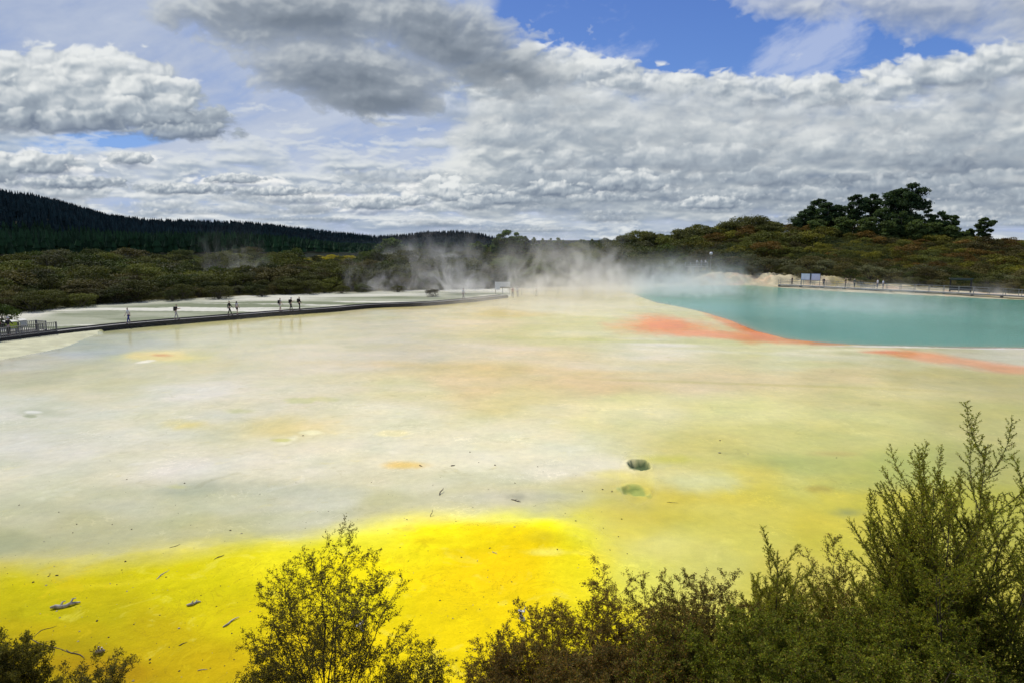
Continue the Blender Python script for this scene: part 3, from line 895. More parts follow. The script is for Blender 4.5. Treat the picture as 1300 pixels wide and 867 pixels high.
# faint sulphur crystals and mineral films
cr = noise(nt, vmath(nt, 'ADD', sv, (31, 7, 0)), 1.1, 8, 0.68).step(0.56, 0.72) * 0.35
c = cmix(nt, cr, c, cmix(nt, 1.0, c, (1.12, 1.06, 0.72), 'MULTIPLY'))
# dark flecks
c = cmix(nt, ring * 0.5, c, cmix(nt, 1.0, c, (1.32, 1.30, 1.35), 'MULTIPLY'))
c = cmix(nt, tn2_.step(0.58, 0.68) * 0.30, c, cmix(nt, 1.0, c, (0.62, 0.60, 0.45), 'MULTIPLY'))
c = cmix(nt, tn2_.step(0.42, 0.33) * 0.34, c, cmix(nt, 1.0, c, (1.22, 1.22, 1.4), 'MULTIPLY'))
dry = attr(nt, 'sulphur').step(0.4, 0.9)
cr1 = noise(nt, vmath(nt, 'MULTIPLY', pos, (0.7, 0.7, 0)), 1.0, 9, 0.66, 1.2)
crk = (cr1 - 0.5)._m('ABSOLUTE').step(0.012, 0.0) * noise(nt, sv, 0.22, 3).step(0.48, 0.60)
c = cmix(nt, dry * crk * 0.45, c, (0.32, 0.22, 0.01))
c = cmix(nt, dry * cr1.step(0.57, 0.66) * 0.22, c, (0.88, 0.80, 0.12))
c = cmix(nt, dry * cr1.step(0.41, 0.35) * 0.40, c, (0.66, 0.50, 0.008))
fl = voro(nt, sv, 3.2, 0, 'F1', out='Distance')
fl = fl.step(0.075, 0.03) * noise(nt, sv, 0.35, 3).step(0.5, 0.62)
c = cmix(nt, fl * 0.35, c, (0.10, 0.085, 0.05))
put(nt, b, 'Base Color', c)
put(nt, b, 'Roughness', wetA.step(0.2, 0.9, 0.75, 0.16) + (f3 - 0.5) * 0.16 * wetA)
b.inputs['IOR'].default_value = 1.33
put(nt, b, 'Specular IOR Level', wetA.step(0.0, 0.8, 0.05, 0.34))
rip = noise(nt, vmath(nt, 'MULTIPLY', pos, (1, 1, 1)), 5.0, 4, 0.55)
hgt = f2 * 0.5 * (1.0 - wetA) + f1 * (1.0 - wetA) * 1.6 + rip * 0.10
bump(nt, b, hgt, 0.55, 0.05)
ground = mkmesh('ground', verts, [quads, tris], gm, {'Col': full, 'wet': wfull, 'sulphur': sfull}, smooth=True)
tag(ground, kind='structure')

# ------------------------------------------------------------------ the teal pool
wm, nt, b = newmat('hot_spring_water')
pos = coords(nt, 'Position')
n = noise(nt, vmath(nt, 'MULTIPLY', pos, (0.035, 0.035, 0)), 1.0, 5, 0.55, 0.5)
n2_ = noise(nt, vmath(nt, 'MULTIPLY', pos, (0.012, 0.03, 0)), 1.0, 4, 0.5)
c = cmix(nt, n.step(0.3, 0.7), (0.045, 0.240, 0.138), (0.095, 0.318, 0.210))
c = cmix(nt, n2_.step(0.45, 0.7) * 0.5, c, (0.12, 0.38, 0.31))
sh_ = attr(nt, 'shallow'); shn = (sh_ + (noise(nt, pos, 0.9, 5, 0.6) - 0.5) * 0.5 * sh_.step(0.0, 0.3)).clamp()
c = cmix(nt, shn * 0.85, c, shn.ramp([(0.0, (0.10, 0.33, 0.24)), (0.45, (0.30, 0.38, 0.22)), (1.0, (0.62, 0.30, 0.14))]))
put(nt, b, 'Base Color', c); b.inputs['Roughness'].default_value = 0.12; b.inputs['IOR'].default_value = 1.33
rp = noise(nt, vmath(nt, 'MULTIPLY', pos, (0.6, 1.4, 1)), 2.0, 6, 0.65)
bump(nt, b, rp, 0.9, 0.06)
near = [P(a_, b_ + 1.2, -0.03) for a_, b_ in NEARP[1:]]
near = [P(788, 371, -0.03)] + near
far = [P(a_, b_ - 0.5, -0.03) for a_, b_ in FARP[1:-1]][::-1]
# as a strip of quads between the two shores
S = np.linspace(0, 1, 60)
def resamp(pl):
    pl = np.array(pl); L = np.concatenate([[0], np.cumsum(np.hypot(*np.diff(pl, axis=0).T))]); L /= L[-1]
    return np.stack([np.interp(S, L, pl[:, 0]), np.interp(S, L, pl[:, 1])], 1)
A = resamp(near); Bf = resamp(far[::-1])
span_ = np.hypot(*(Bf - A).T)
rows_ = [np.minimum(k_ / np.maximum(span_, .1), 1.0) for k_ in (0.0, 0.8, 2.2, 5.0, 10.0)] + [np.full(60, 1.0)]
rows_ = [np.minimum(r_, 0.5 + 0.1 * i) if i < 5 else r_ for i, r_ in enumerate(rows_)]
shv = [1.0, 0.62, 0.34, 0.12, 0.0, 0.0]
vv = np.concatenate([np.c_[A + (Bf - A) * r_[:, None], np.full(60, -0.035)] for r_ in rows_])
qd = [[k_ * 60 + i, k_ * 60 + i + 1, k_ * 60 + 61 + i, k_ * 60 + 60 + i] for k_ in range(5) for i in range(59)]
water = mkmesh('pool_water', vv, [qd], wm, {'shallow': np.repeat(shv, 60)})
tag(water, kind='structure')
# ------------------------------------------------------------------ foliage building blocks
def leaf_quads(pts, size, nrm=None, up=0.4, r=rng, aspect=0.6):
    """N small four-sided leaves/clumps -> verts (4N,3)"""
    n = len(pts)
    a = r.normal(size=(n, 3)); a /= np.linalg.norm(a, axis=1)[:, None]
    if nrm is not None: a = a * 0.75 + nrm * 0.6
    a[:, 2] += up * 0.5
    a /= np.linalg.norm(a, axis=1)[:, None]
    t = np.cross(a, r.normal(size=(n, 3))); t /= np.linalg.norm(t, axis=1)[:, None]
    b_ = np.cross(a, t)
    s = (np.asarray(size) * r.uniform(0.65, 1.3, n))[:, None]
    t = t * s; b_ = b_ * s * aspect
    return np.stack([pts - t, pts - b_ * 0.9 + t * 0.1, pts + t, pts + b_ * 0.9 - t * 0.1], 1).reshape(-1, 3)


def quads_for(n, base=0):
    return np.arange(n * 4).reshape(n, 4) + base


def crown_pts(lobes, n, r, low=0.25, shell=0.6):
    lobes = np.array(lobes, float)
    w = (lobes[:, 3] * lobes[:, 4]) ; w /= w.sum()
    k = r.choice(len(lobes), n, p=w)
    d_ = r.normal(size=(n, 3)); d_ /= np.linalg.norm(d_, axis=1)[:, None]
    flip = (d_[:, 2] < 0) & (r.random(n) > low)
    d_[flip, 2] *= -1
    rad = shell + (1 - shell) * r.random(n) ** 0.6
    # sprays: jitter each lobe's outline
    rad *= 1 + 0.22 * np.sin(d_[:, 0] * 9 + k * 1.7) * np.cos(d_[:, 1] * 8 + k) + r.normal(size=n) * 0.07
    p = lobes[k, :3] + d_ * rad[:, None] * lobes[k, 3:6]
    return p, d_, k


def tubes(segs, n=4):
    """segs (N,8): p0 p1 r0 r1 -> verts, quads"""
    s = np.asarray(segs, float)
    p0, p1, r0_, r1_ = s[:, :3], s[:, 3:6], s[:, 6], s[:, 7]
    d_ = p1 - p0; d_ /= np.maximum(np.linalg.norm(d_, axis=1), 1e-9)[:, None]
    ref = np.where(np.abs(d_[:, 2:3]) > 0.9, [[1.0, 0, 0]], [[0, 0, 1.0]])
    u_ = np.cross(d_, ref); u_ /= np.linalg.norm(u_, axis=1)[:, None]
    w_ = np.cross(d_, u_)
    vs_ = []
    for k in range(n):
        t = 2 * math.pi * k / n
        o_ = u_ * math.cos(t) + w_ * math.sin(t)
        vs_.append(np.stack([p0 + o_ * r0_[:, None], p1 + o_ * r1_[:, None]], 1))
    V_ = np.stack(vs_, 1)                       # N, n, 2, 3
    N = len(s); idx_ = np.arange(N * n * 2).reshape(N, n, 2)
    nx_ = np.roll(idx_, -1, axis=1)
    Q = np.stack([idx_[..., 0], nx_[..., 0], nx_[..., 1], idx_[..., 1]], -1).reshape(-1, 4)
    return V_.reshape(-1, 3), Q


def leafmat(name, transl=0.3, spread=0.45, tone=(1, 1, 1)):
    m = bpy.data.materials.new(name); m.use_nodes = True
    nt = m.node_tree; nt.nodes.clear()
    out = nt.nodes.new('ShaderNodeOutputMaterial')
    oi = nt.nodes.new('ShaderNodeObjectInfo')
    tint = attr(nt, 'Tint', 'Color'); v_ = attr(nt, 'v')
    c_ = cmix(nt, 1.0, X(nt, oi.outputs['Color']), tint, 'MULTIPLY')
    n_ = noise(nt, coords(nt), 3.0, 3)
    k_ = v_.step(0, 1, 1 - spread, 1 + spread) * n_.step(0.3, 0.7, 0.8, 1.2)
    c_ = cmix(nt, 1.0, c_, comb(nt, k_ * tone[0], k_ * tone[1], k_ * tone[2]), 'MULTIPLY')
    df = nt.nodes.new('ShaderNodeBsdfPrincipled'); df.inputs['Roughness'].default_value = 0.7
    df.inputs['Specular IOR Level'].default_value = 0.12
    tr = nt.nodes.new('ShaderNodeBsdfTranslucent')
    mx = nt.nodes.new('ShaderNodeMixShader'); mx.inputs[0].default_value = transl
    nt.links.new(c_.k, df.inputs[0])
    c2 = cmix(nt, 1.0, c_, (1.25, 1.2, 0.5), 'MULTIPLY'); nt.links.new(c2.k, tr.inputs[0])
    nt.links.new(df.outputs[0], mx.inputs[1]); nt.links.new(tr.outputs[0], mx.inputs[2])
    nt.links.new(mx.outputs[0], out.inputs[0])
    return m


M_SCRUB = leafmat('scrub_leaves', 0.18, 0.4)
M_PINE = leafmat('pine_needles', 0.25)
M_FOREST = leafmat('plantation_needles', 0.0, 0.35)
M_BARK = plain('bark', (0.10, 0.08, 0.06), 0.85, 0.4, 6)
M_BARKP = plain('grey_bark', (0.16, 0.14, 0.12), 0.85, 0.4, 6)


def scrub_proto(seed, nleaf, size, flat_=0.75):
    """unit-high shrub: umbrella heads of fine leaves on a few limbs"""
    r = np.random.default_rng(seed)
    lobes = []; segs = []
    nl = r.integers(9, 14)
    for k in range(nl):
        a = k * 2.4 + r.uniform(-.4, .4); q_ = math.sqrt((k + 0.5) / nl) * 0.56
        zc = 0.72 - q_ * q_ * 1.0 + r.uniform(-.09, .09)
        s_ = r.uniform(0.17, 0.30)
        lobes.append((math.cos(a) * q_, math.sin(a) * q_, max(zc, 0.22), s_, s_, s_ * r.uniform(0.5, 0.85) * flat_ * 1.2))
        m_ = np.array([math.cos(a) * q_ * 0.35, math.sin(a) * q_ * 0.35, zc * 0.45])
        segs.append((0, 0, -0.1, *m_, 0.022, 0.014)); segs.append((*m_, *lobes[-1][:3], 0.014, 0.006))
    p, d_, k = crown_pts(lobes, nleaf, r, 0.3, 0.55)
    p[:, 2] = np.maximum(p[:, 2], 0.02)
    # skirt so the shrub reaches the ground
    m_ = int(nleaf * 0.16); a = r.uniform(0, 6.28, m_); q_ = r.uniform(0.25, 0.62, m_)
    sk = np.stack([np.cos(a) * q_, np.sin(a) * q_, r.uniform(0.0, 0.35, m_)], 1)
    p = np.concatenate([p, sk]); d_ = np.concatenate([d_, np.stack([np.cos(a), np.sin(a), a * 0 + .3], 1)])
    k = np.concatenate([k, r.integers(0, nl, m_)])
    V_ = leaf_quads(p, size, d_, r=r, aspect=0.55)
    lobev = r.uniform(0.1, 0.9, nl)
    vv_ = np.clip(lobev[k] * 0.6 + r.random(len(p)) * 0.5, 0, 1)
    return V_, quads_for(len(p)), np.repeat(vv_, 4), segs


PROTO = []
for i in range(7):
    V_, Q_, v_, segs = scrub_proto(100 + i, 3400, 0.027)
    root = empty('manuka_shrub')
    f_ = mkmesh('foliage', V_, [Q_], M_SCRUB, {'v': v_, 'Tint': np.ones((len(V_), 3))}, parent=root)
    tv, tq = tubes(segs, 4)
    s_ = mkmesh('stems', tv, [tq], M_BARK, parent=root)
    PROTO.append(root)
LOWP = [scrub_proto(200 + i, 1050, 0.040) for i in range(5)]

# palette of scrub colours (real leaf and twig colours)
COLS = {'olive': (0.130, 0.138, 0.024), 'dark': (0.045, 0.062, 0.014), 'green': (0.085, 0.125, 0.022), 'brown': (0.125, 0.098, 0.036),
        'rust': (0.190, 0.092, 0.018), 'grey': (0.150, 0.148, 0.075), 'gold': (0.200, 0.180, 0.016), 'mix': (0.095, 0.098, 0.022)}


def pick_col(q, r, e):
    """species patches over the slopes"""
    x_, y_ = polar(q, r)
    n = float(fbm(np.array([x_ * 0.035]), np.array([y_ * 0.035]), 301, 3)[0])
    w = rng.random()
    if q < 640:
        if r < lerp_tab(q, R0) + 30: tab = [('mix', .35), ('dark', .2), ('brown', .2), ('olive', .15), ('grey', .1)]
        else: tab = [('olive', .3), ('dark', .3), ('green', .2), ('grey', .12), ('brown', .08)]
        if 240 < q < 420 and n > 0.05: tab = [('rust', .10), ('olive', .4), ('brown', .3), ('green', .2)]
    elif q < 880: tab = [('olive', .35), ('dark', .25), ('grey', .12), ('green', .28)]
    else:
        if e < 0.30: tab = [('grey', .25), ('brown', .3), ('dark', .3), ('mix', .15)]
        elif q > 1140: tab = [('rust', .32 + n * .4), ('gold', .22), ('brown', .22), ('olive', .24)]
        else: tab = [('olive', .38), ('gold', .25), ('brown', .15), ('dark', .12), ('rust', .10)]
    ws = np.maximum([t_[1] for t_ in tab], 0.01); ws = ws / ws.sum()
    nm = tab[int(np.searchsorted(np.cumsum(ws), w))][0]
    n5 = 1 + 0.5 * float(fbm(np.array([x_ * 0.05]), np.array([y_ * 0.05]), 305, 3)[0])
    c_ = (np.array(COLS[nm]) * 0.65 + 0.35 * np.array([.090, .098, .020])) * rng.uniform(0.6, 1.3) * n5 * (0.82 if q < 640 else 1.0)
    return nm, c_


cands = []
r = 96.0
while r < 226:
    step = 2.3 + (r - 96) * 0.018
    dq = 0.0
    q_ = -480.0
    while q_ < 1520:
        wpx = (step * 1.15) / r * 876 / (1 + ((q_ - CX) / 876) ** 2) * 1.0
        q_ += wpx * rng.uniform(0.85, 1.25)
        rr0 = float(lerp_tab(q_, R0)); rp = r + rng.uniform(-1.3, 1.3)
        cliffq = 880 < q_ < 1170
        lim = rr0 + (1.6 if not cliffq else 0.8) + 1.5 * math.sin(q_ * 0.11) + (2.6 * math.sin(q_ * 0.083 + 1) if cliffq else 0)
        if rp < lim: continue
        if rp > 222: continue
        if 862 < q_ < 912 and rp < 169: continue
        if 1192 < q_ < 1222 and rp < 149: continue
        e = (rp - rr0) / (208 - rr0)
        hgt = rng.uniform(1.3, 3.0) if e < 0.1 else (rng.uniform(1.9, 4.2) if e < 0.6 else rng.uniform(1.9, 4.3))
        if rng.random() < .12: hgt *= 1.35
        if q_ > 1050: hgt *= 0.70
        if 640 < q_ < 860: hgt *= 1.15
        if q_ < 640 and e > .25: hgt *= 1.1
        if 372 < q_ < 468 and rp > 165: hgt *= 0.5
        cands.append((q_, rp, e, hgt))
    r += step
print('scrub', len(cands))
# prominence: first rows, then the ridge
def score(c_):
    q_, rp, e, hgt = c_
    return hgt / rp * (3.0 if e < 0.07 else (1.6 if e < 0.14 else (1.25 if e > 0.9 else 0.9)))
cands.sort(key=score, reverse=True)
inview = [c_ for c_ in cands if -25 < c_[0] < 1325]
ind = inview[:285]; keep_ = set(map(id, ind)); rest_ = [c_ for c_ in cands if id(c_) not in keep_]
ADJ = {'olive': 'olive green', 'dark': 'dark green', 'green': 'mid green', 'brown': 'brownish', 'rust': 'rusty red', 'grey': 'greyish', 'gold': 'yellowish', 'mix': 'dull brown-green'}
used = set()
for (q_, rp, e, hgt) in ind:
    x_, y_ = polar(q_, rp); z_ = float(H(x_, y_))
    nm, c_ = pick_col(q_, rp, e)
    k = int(rng.integers(0, 7))
    o = PROTO[k] if k not in used else copy_tree(PROTO[k])
    used.add(k)
    o.location = (x_, y_, z_ - 0.1); o.rotation_euler = (0, 0, rng.uniform(0, 6.28))
    w_ = hgt * rng.uniform(0.95, 1.35)
    o.scale = (w_, w_, hgt)
    for ch in o.children: ch.color = (*c_, 1)
    if q_ < 640: pl = 'at the front of the scrub behind the pale flat' if e < .12 else 'inside the scrub belt below the dark forest'
    elif q_ < 890: pl = 'in the steamy scrub behind the middle of the terrace'
    elif e < 0.2: pl = 'above the pale cliff and railing beyond the teal pool'
    else: pl = 'on the heath hill above the teal pool'
    g = ADJ[nm] + ' manuka shrubs ' + pl
    tag(o, ADJ[nm] + ' bushy manuka shrub ' + pl, 'shrub', g)

VV, TT, CC = [], [], []; nb_ = 0; QQ = []
for (q_, rp, e, hgt) in rest_:
    V_, Q_, v_, _s = LOWP[int(rng.integers(0, 5))]
    x_, y_ = polar(q_, rp); z_ = float(H(x_, y_))
    nm, c_ = pick_col(q_, rp, e)
    a = rng.uniform(0, 6.28); w_ = hgt * rng.uniform(0.95, 1.35)
    ca, sa = math.cos(a), math.sin(a)
    P_ = np.stack([(V_[:, 0] * ca - V_[:, 1] * sa) * w_ + x_, (V_[:, 0] * sa + V_[:, 1] * ca) * w_ + y_, V_[:, 2] * hgt + z_ - 0.1], 1)
    VV.append(P_.astype(np.float32)); QQ.append(Q_ + nb_); nb_ += len(P_); TT.append(v_)
    CC.append(np.tile(c_.astype(np.float32), (len(P_), 1)))
sc_ = mkmesh('scrub', np.concatenate(VV), [np.concatenate(QQ)], M_SCRUB, {'v': np.concatenate(TT), 'Tint': np.concatenate(CC)})
tag(sc_, 'dense manuka scrub covering the slopes behind the terrace and pool', 'scrub', kind='stuff')
del VV, TT, CC, QQ

# flowering gorse
def simple_shrub(name, q_, rp, hgt, wid, colr_, label, cat='shrub', group=None, seed=1, n=2600, size=0.036):
    V_, Q_, v_, segs = scrub_proto(seed, n, size)
    root = empty(name, (0, 0, 0))
    x_, y_ = polar(q_, rp); root.location = (x_, y_, float(H(x_, y_)) - 0.05); root.scale = (wid, wid, hgt)
    root.rotation_euler = (0, 0, seed * 1.3)
    f_ = mkmesh('foliage', V_, [Q_], M_SCRUB, {'v': v_, 'Tint': np.ones((len(V_), 3))}, parent=root)
    f_.color = (*colr_, 1)
    tv, tq = tubes(segs, 4); s_ = mkmesh('stems', tv, [tq], M_BARK, parent=root)
    tag(root, label, cat, group)
    return root

GORSE = (0.36, 0.30, 0.012)
for i, (q_, py_, rr, wpx, hm) in enumerate([(405, 324, 226, 22, 2.6), (422, 323, 228, 24, 2.8), (441, 323.5, 227, 20, 2.5), (385, 326, 229, 12, 2.0), (92, 349, 131, 7, 3.0), (128, 344, 140, 9, 3.4), (142, 343, 142, 8, 3.4), (290, 345, 140, 11, 3.2),
                                            (322, 347, 140, 9, 3.0), (300, 346, 142, 8, 3.2), (312, 350, 136, 6, 2.8)]):
    zt = CAMH - (py_ - HOR) / 876 * rr
    x_, y_ = polar(q_, rr)
    o = simple_shrub('gorse_bush', q_, rr, hm, wpx / 876 * rr * 0.9, GORSE if i != 9 else (0.30, 0.16, 0.01), '', group=None, seed=400 + i, n=1500)
    o.location.z = float(H(x_, y_)) - 0.2; o.scale = (wpx / 876 * rr * 0.9, wpx / 876 * rr * 0.9, max(zt - o.location.z, 1.5) * 1.12)
    lab = 'yellow flowering gorse bush in the long strip below the dark forest' if i < 4 else 'small yellow flowering gorse bush inside the left scrub belt'
    tag(o, lab, 'shrub', 'gorse strip below the forest' if i < 4 else 'gorse bushes in the left scrub')

# ------------------------------------------------------------------ pines on the hill and in the valley
def pine(q_, rp, top_py, wpx, seed, label, group=None, base_f=0.3, style='umbrella', col_=(0.030, 0.048, 0.018), n=4200, lean=0.0, name='pine_tree', zb=None):
    r_ = np.random.default_rng(seed)
    x_, y_ = polar(q_, rp); zb = float(H(x_, y_)) if zb is None else zb
    px_m = 876 / rp / math.cos(az_of(q_)) ** 0        # survey pixels per metre, roughly
    Ht = max(CAMH + (HOR - top_py) / 876 * math.cos(az_of(q_)) * rp - zb, 3) * 0.95
    W = wpx / px_m * 0.5 * math.cos(az_of(q_))
    lobes, segs = [], []
    nl = 17 if style == 'umbrella' else 20
    tr = [np.array([lean * f * f * W, 0.15 * math.sin(f * 4 + seed) * 0.4, f * Ht * 0.96]) for f in np.linspace(0, 1, 7)]
    for i in range(6):
        segs.append((*tr[i], *tr[i + 1], 0.30 * (1 - i / 7.0) * Ht / 14, 0.30 * (1 - (i + 1) / 7.0) * Ht / 14))
    for k in range(nl):
        f = base_f + (1 - base_f) * ((k + r_.uniform(0, .9)) / nl)
        a = k * 2.4 + r_.uniform(-.5, .5)
        if style == 'umbrella': prof = 0.55 + 0.75 * math.sin(min((f - base_f) / (1 - base_f), 1) * 2.6) * 0.75
        elif style == 'cone': prof = 1.15 * (1 - f) / (1 - base_f) + 0.12
        else: prof = 0.85
        rad = W * prof * r_.uniform(0.35, 0.85)
        if f > 0.93: rad *= 0.3
        t_ = f * 0.93
        bx = np.array([lean * f * f * W, 0, t_ * Ht])
        en = bx + np.array([math.cos(a) * rad, math.sin(a) * rad, Ht * r_.uniform(0.0, 0.07)])
        s_ = W * r_.uniform(0.40, 0.70) * (0.9 if style != 'cone' else 0.62 * (1.5 - f)) * (0.75 if f > .9 else 1)
        lobes.append((*en, s_, s_, s_ * r_.uniform(0.42, 0.68)))
        segs.append((*(bx - [0, 0, Ht * 0.05]), *en, 0.07 * Ht / 14, 0.03 * Ht / 14))
    p, d_, kk_ = crown_pts(lobes, int(n * 2.2), r_, 0.4, 0.25)
    V_ = leaf_quads(p, 0.27 if rp < 260 else 0.3, d_, r=r_, aspect=0.5)
    lv = r_.uniform(0.1, .9, len(lobes))
    root = empty(name, (x_, y_, zb - 0.1))
    f_ = mkmesh('crown', V_, [quads_for(len(p))], M_PINE, {'v': np.repeat(np.clip(lv[kk_] * .5 + r_.random(len(p)) * .5, 0, 1), 4), 'Tint': np.ones((len(V_), 3))}, parent=root)
    f_.color = (*[c_ * 1.8 for c_ in col_], 1)
    tv, tq = tubes(segs, 6); t2 = mkmesh('trunk', tv, [tq], M_BARKP, parent=root)
    tag(root, label, 'tree', group)
    return root

G1 = 'dark pines crowding the left of the hilltop clump'
hill = [
    (1013, 205, 277, 20, 0.05, 'umbrella', 'low dark pine at the far left end of the hilltop clump', None),
    (1022, 207, 264, 24, 0.05, 'umbrella', 'rounded dark pine second from the left in the hilltop clump', None),
    (1037, 209, 250, 26, 0.08, 'umbrella', 'taller dark pine left of the gap in the hilltop clump', None),
    (1049, 204, 255, 24, 0.05, 'umbrella', 'bushy dark pine between the left tops of the hilltop clump', None),
    (1060, 208, 258, 24, 0.08, 'umbrella', 'broad dark pine above the pale rock on the hilltop', None),
    (1084, 206, 245, 25, 0.30, 'umbrella', 'tall pine with an open crown left of the giant pine', None),
    (1104, 210, 244, 22, 0.40, 'umbrella', 'slim high pine with bare stem just left of the giant pine', None),
    (1133, 208, 238, 34, 0.25, 'umbrella', 'big spreading pine joined to the left of the giant pine', None),
    (1153, 206, 230, 40, 0.30, 'umbrella', 'giant umbrella pine, highest tree on the hill', None),
    (1120, 202, 262, 26, 0.10, 'umbrella', 'shorter green pine at the foot of the giant pine', None),
    (1143, 200, 268, 24, 0.15, 'umbrella', 'middle-sized pine with a pale stem under the giant pine', None),
    (1176, 205, 257, 20, 0.20, 'cone', 'pointed pine right of the giant pine', None),
    (1192, 206, 269, 22, 0.05, 'umbrella', 'low sloping pine on the right shoulder of the clump', None),
    (1208, 208, 271, 14, 0.45, 'umbrella', 'small open pine standing out at the right end of the clump', None),
    (1248, 207, 273, 19, 0.30, 'umbrella', 'lone airy pine apart from the clump on the right skyline', None),
    (1231, 209, 289, 9, 0.3, 'umbrella', 'tiny thin pine left of the lone skyline pine', None),
]
for i, (q_, rp, tp, wp, bf, st, lb, g) in enumerate(hill):
    pine(q_, rp, tp, wp, 900 + i, lb, g, bf, st, col_=((0.026, 0.044, 0.015) if i < 9 else (0.036, 0.056, 0.016)), n=(5200 if wp > 30 else (1400 if wp < 16 else (1900 if i == 14 else 3600))))
for i, (q_, rp, tp, wp) in enumerate([(1070, 199, 276, 26), (1100, 198, 276, 28), (1163, 198, 279, 28), (1184, 199, 281, 26), (1206, 200, 286, 22), (1128, 197, 281, 24), (1035, 199, 280, 26), (1222, 203, 294, 18)]):
    pine(q_, rp, tp, wp, 960 + i, 'low bright green tree filling the foot of the hilltop clump', 'low green trees under the hilltop pines', 0.0, 'dome', (0.050, 0.070, 0.018), 2600, name='bushy_tree')
val = [(480, 190, 308, 22, 'cone', 'dark conical tree left of the rounded valley tree'), (497, 190, 299, 30, 'dome', 'rounded green tree in front of the forest below the far hill'), (606, 188, 305, 20, 'dome', 'small round tree at the right foot of the far hill'),
       (642, 186, 291, 26, 'umbrella', 'tall dark pine leading the valley group'), (655, 188, 293, 22, 'umbrella', 'second tall pine of the valley group'), (667, 190, 297, 18, 'cone', 'slim pointed pine beside the tall valley pair'),
       (678, 189, 299, 17, 'cone', 'narrow pine in the middle of the valley group'), (689, 190, 301, 14, 'cone', 'short pointed pine toward the right of the valley group'), (699, 188, 300, 15, 'cone', 'pointed pine right of the narrow valley pines'),
       (709, 189, 301, 17, 'dome', 'small round pine ending the valley group'), (632, 185, 300, 18, 'dome', 'leafy tree at the left foot of the tall valley pine'), (741, 200, 303, 11, 'dome', 'tiny round tree on the skyline left of the heath ridge'),
       (752, 200, 302, 10, 'cone', 'tiny pointed tree on the skyline next to a round one')]
for i, (q_, rp, tp, wp, st, lb) in enumerate(val):
    pine(q_, rp, tp, wp, 1000 + i, lb, None, 0.05, st, (0.062, 0.092, 0.026), 3000)
brd = [(800, 196, 299, 30, 'low spreading kanuka on the middle skyline'), (827, 198, 296, 30, 'rounded kanuka tree on the middle skyline'), (874, 199, 291, 40, 'dark domed kanuka tree above the pale railing'), (925, 203, 283, 36, 'broad kanuka tree left of the highest dome'),
       (950, 204, 277, 50, 'widest domed kanuka tree on the crest left of the pines'), (978, 204, 285, 30, 'low dark kanuka tree just right of the widest dome'), (902, 200, 296, 26, 'short kanuka tree behind the white lamp')]
for i, (q_, rp, tp, wp, lb) in enumerate(brd):
    pine(q_, rp, tp, wp, 1100 + i, lb, None, 0.15, 'dome', (0.066, 0.068, 0.020), 3400, name='kanuka_tree')

# ------------------------------------------------------------------ plantation forest on the far range
pts = []
for (ra, rb, dens, qa, qb) in ((425, 620, 30, -640, 500), (620, 900, 34, -640, 690), (900, 1160, 40, -640, 720)):
    area = (az_of(qb) - az_of(qa)) * (rb * rb - ra * ra) / 2
    N = int(area / dens)
    t_ = rng.uniform(az_of(qa), az_of(qb), N); r_ = np.sqrt(rng.uniform(ra * ra, rb * rb, N))
    pts.append(np.stack([r_ * np.sin(t_), r_ * np.cos(t_)], 1))
pts = np.concatenate(pts)
hz = H(pts[:, 0], pts[:, 1])
N = len(pts); print('forest', N)
qq = psx(pts[:, 0], pts[:, 1]); rq = np.hypot(pts[:, 0], pts[:, 1])
hh = rng.uniform(12, 16.5, N) + 2.0 * fbm(pts[:, 0] * 0.02, pts[:, 1] * 0.02, 400, 3)
hh *= np.where(rq < 980, 1 - 0.62 * sstep(300, 480, qq), 1)
hh *= np.where(rq < 640, 0.9, 1) * (1 - 0.75 * sstep(600, 690, qq))
VV = []; TR = []; vv_ = []; nb_ = 0
K = 6
tier = [(0.12, 0.62, 2.3), (0.40, 0.84, 1.75), (0.66, 1.04, 1.1)]
ph = rng.uniform(0, 6.28, N)
for (za, zt, rd) in tier:
    ring = []
    for k in range(K):
        a = ph + 2 * math.pi * k / K
        rr_k = rd * rng.uniform(0.7, 1.25, N)
        ring.append(np.stack([pts[:, 0] + np.cos(a) * rr_k, pts[:, 1] + np.sin(a) * rr_k, hz + hh * (za + rng.uniform(-.03, .03, N))], 1))
    tip = np.stack([pts[:, 0] + rng.normal(size=N) * .2, pts[:, 1], hz + hh * zt * 0.96], 1)
    blk = np.stack(ring + [tip], 1)              # N, K+1, 3
    VV.append(blk.reshape(-1, 3))
    id_ = np.arange(N * (K + 1)).reshape(N, K + 1) + nb_
    for k in range(K): TR.append(np.stack([id_[:, k], id_[:, (k + 1) % K], id_[:, K]], -1))
    nb_ += N * (K + 1)
    vv_.append(np.repeat(rng.random(N), K + 1))
VV = np.concatenate(VV)
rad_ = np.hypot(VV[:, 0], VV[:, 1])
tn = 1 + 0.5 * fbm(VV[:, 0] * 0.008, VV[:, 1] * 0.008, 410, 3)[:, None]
tc = np.where((rad_ < 640)[:, None], np.array([[0.018, 0.046, 0.014]]), np.array([[0.014, 0.029, 0.027]])) * tn  # farther trees: distance haze put into the needle colour as a bluish tint
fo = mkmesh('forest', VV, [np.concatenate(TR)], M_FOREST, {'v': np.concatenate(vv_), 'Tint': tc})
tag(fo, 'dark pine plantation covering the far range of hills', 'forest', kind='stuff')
del VV, TR
# ------------------------------------------------------------------ people
M_SKIN = plain('skin', (0.52, 0.34, 0.25), 0.55, 0.06, 20, bmp=0.05)
CLOTH = {}
def cloth(c_):
    if c_ not in CLOTH:
        CLOTH[c_] = plain('cloth', c_, 0.85, 0.15, 25, bmp=0.3)
    return CLOTH[c_]


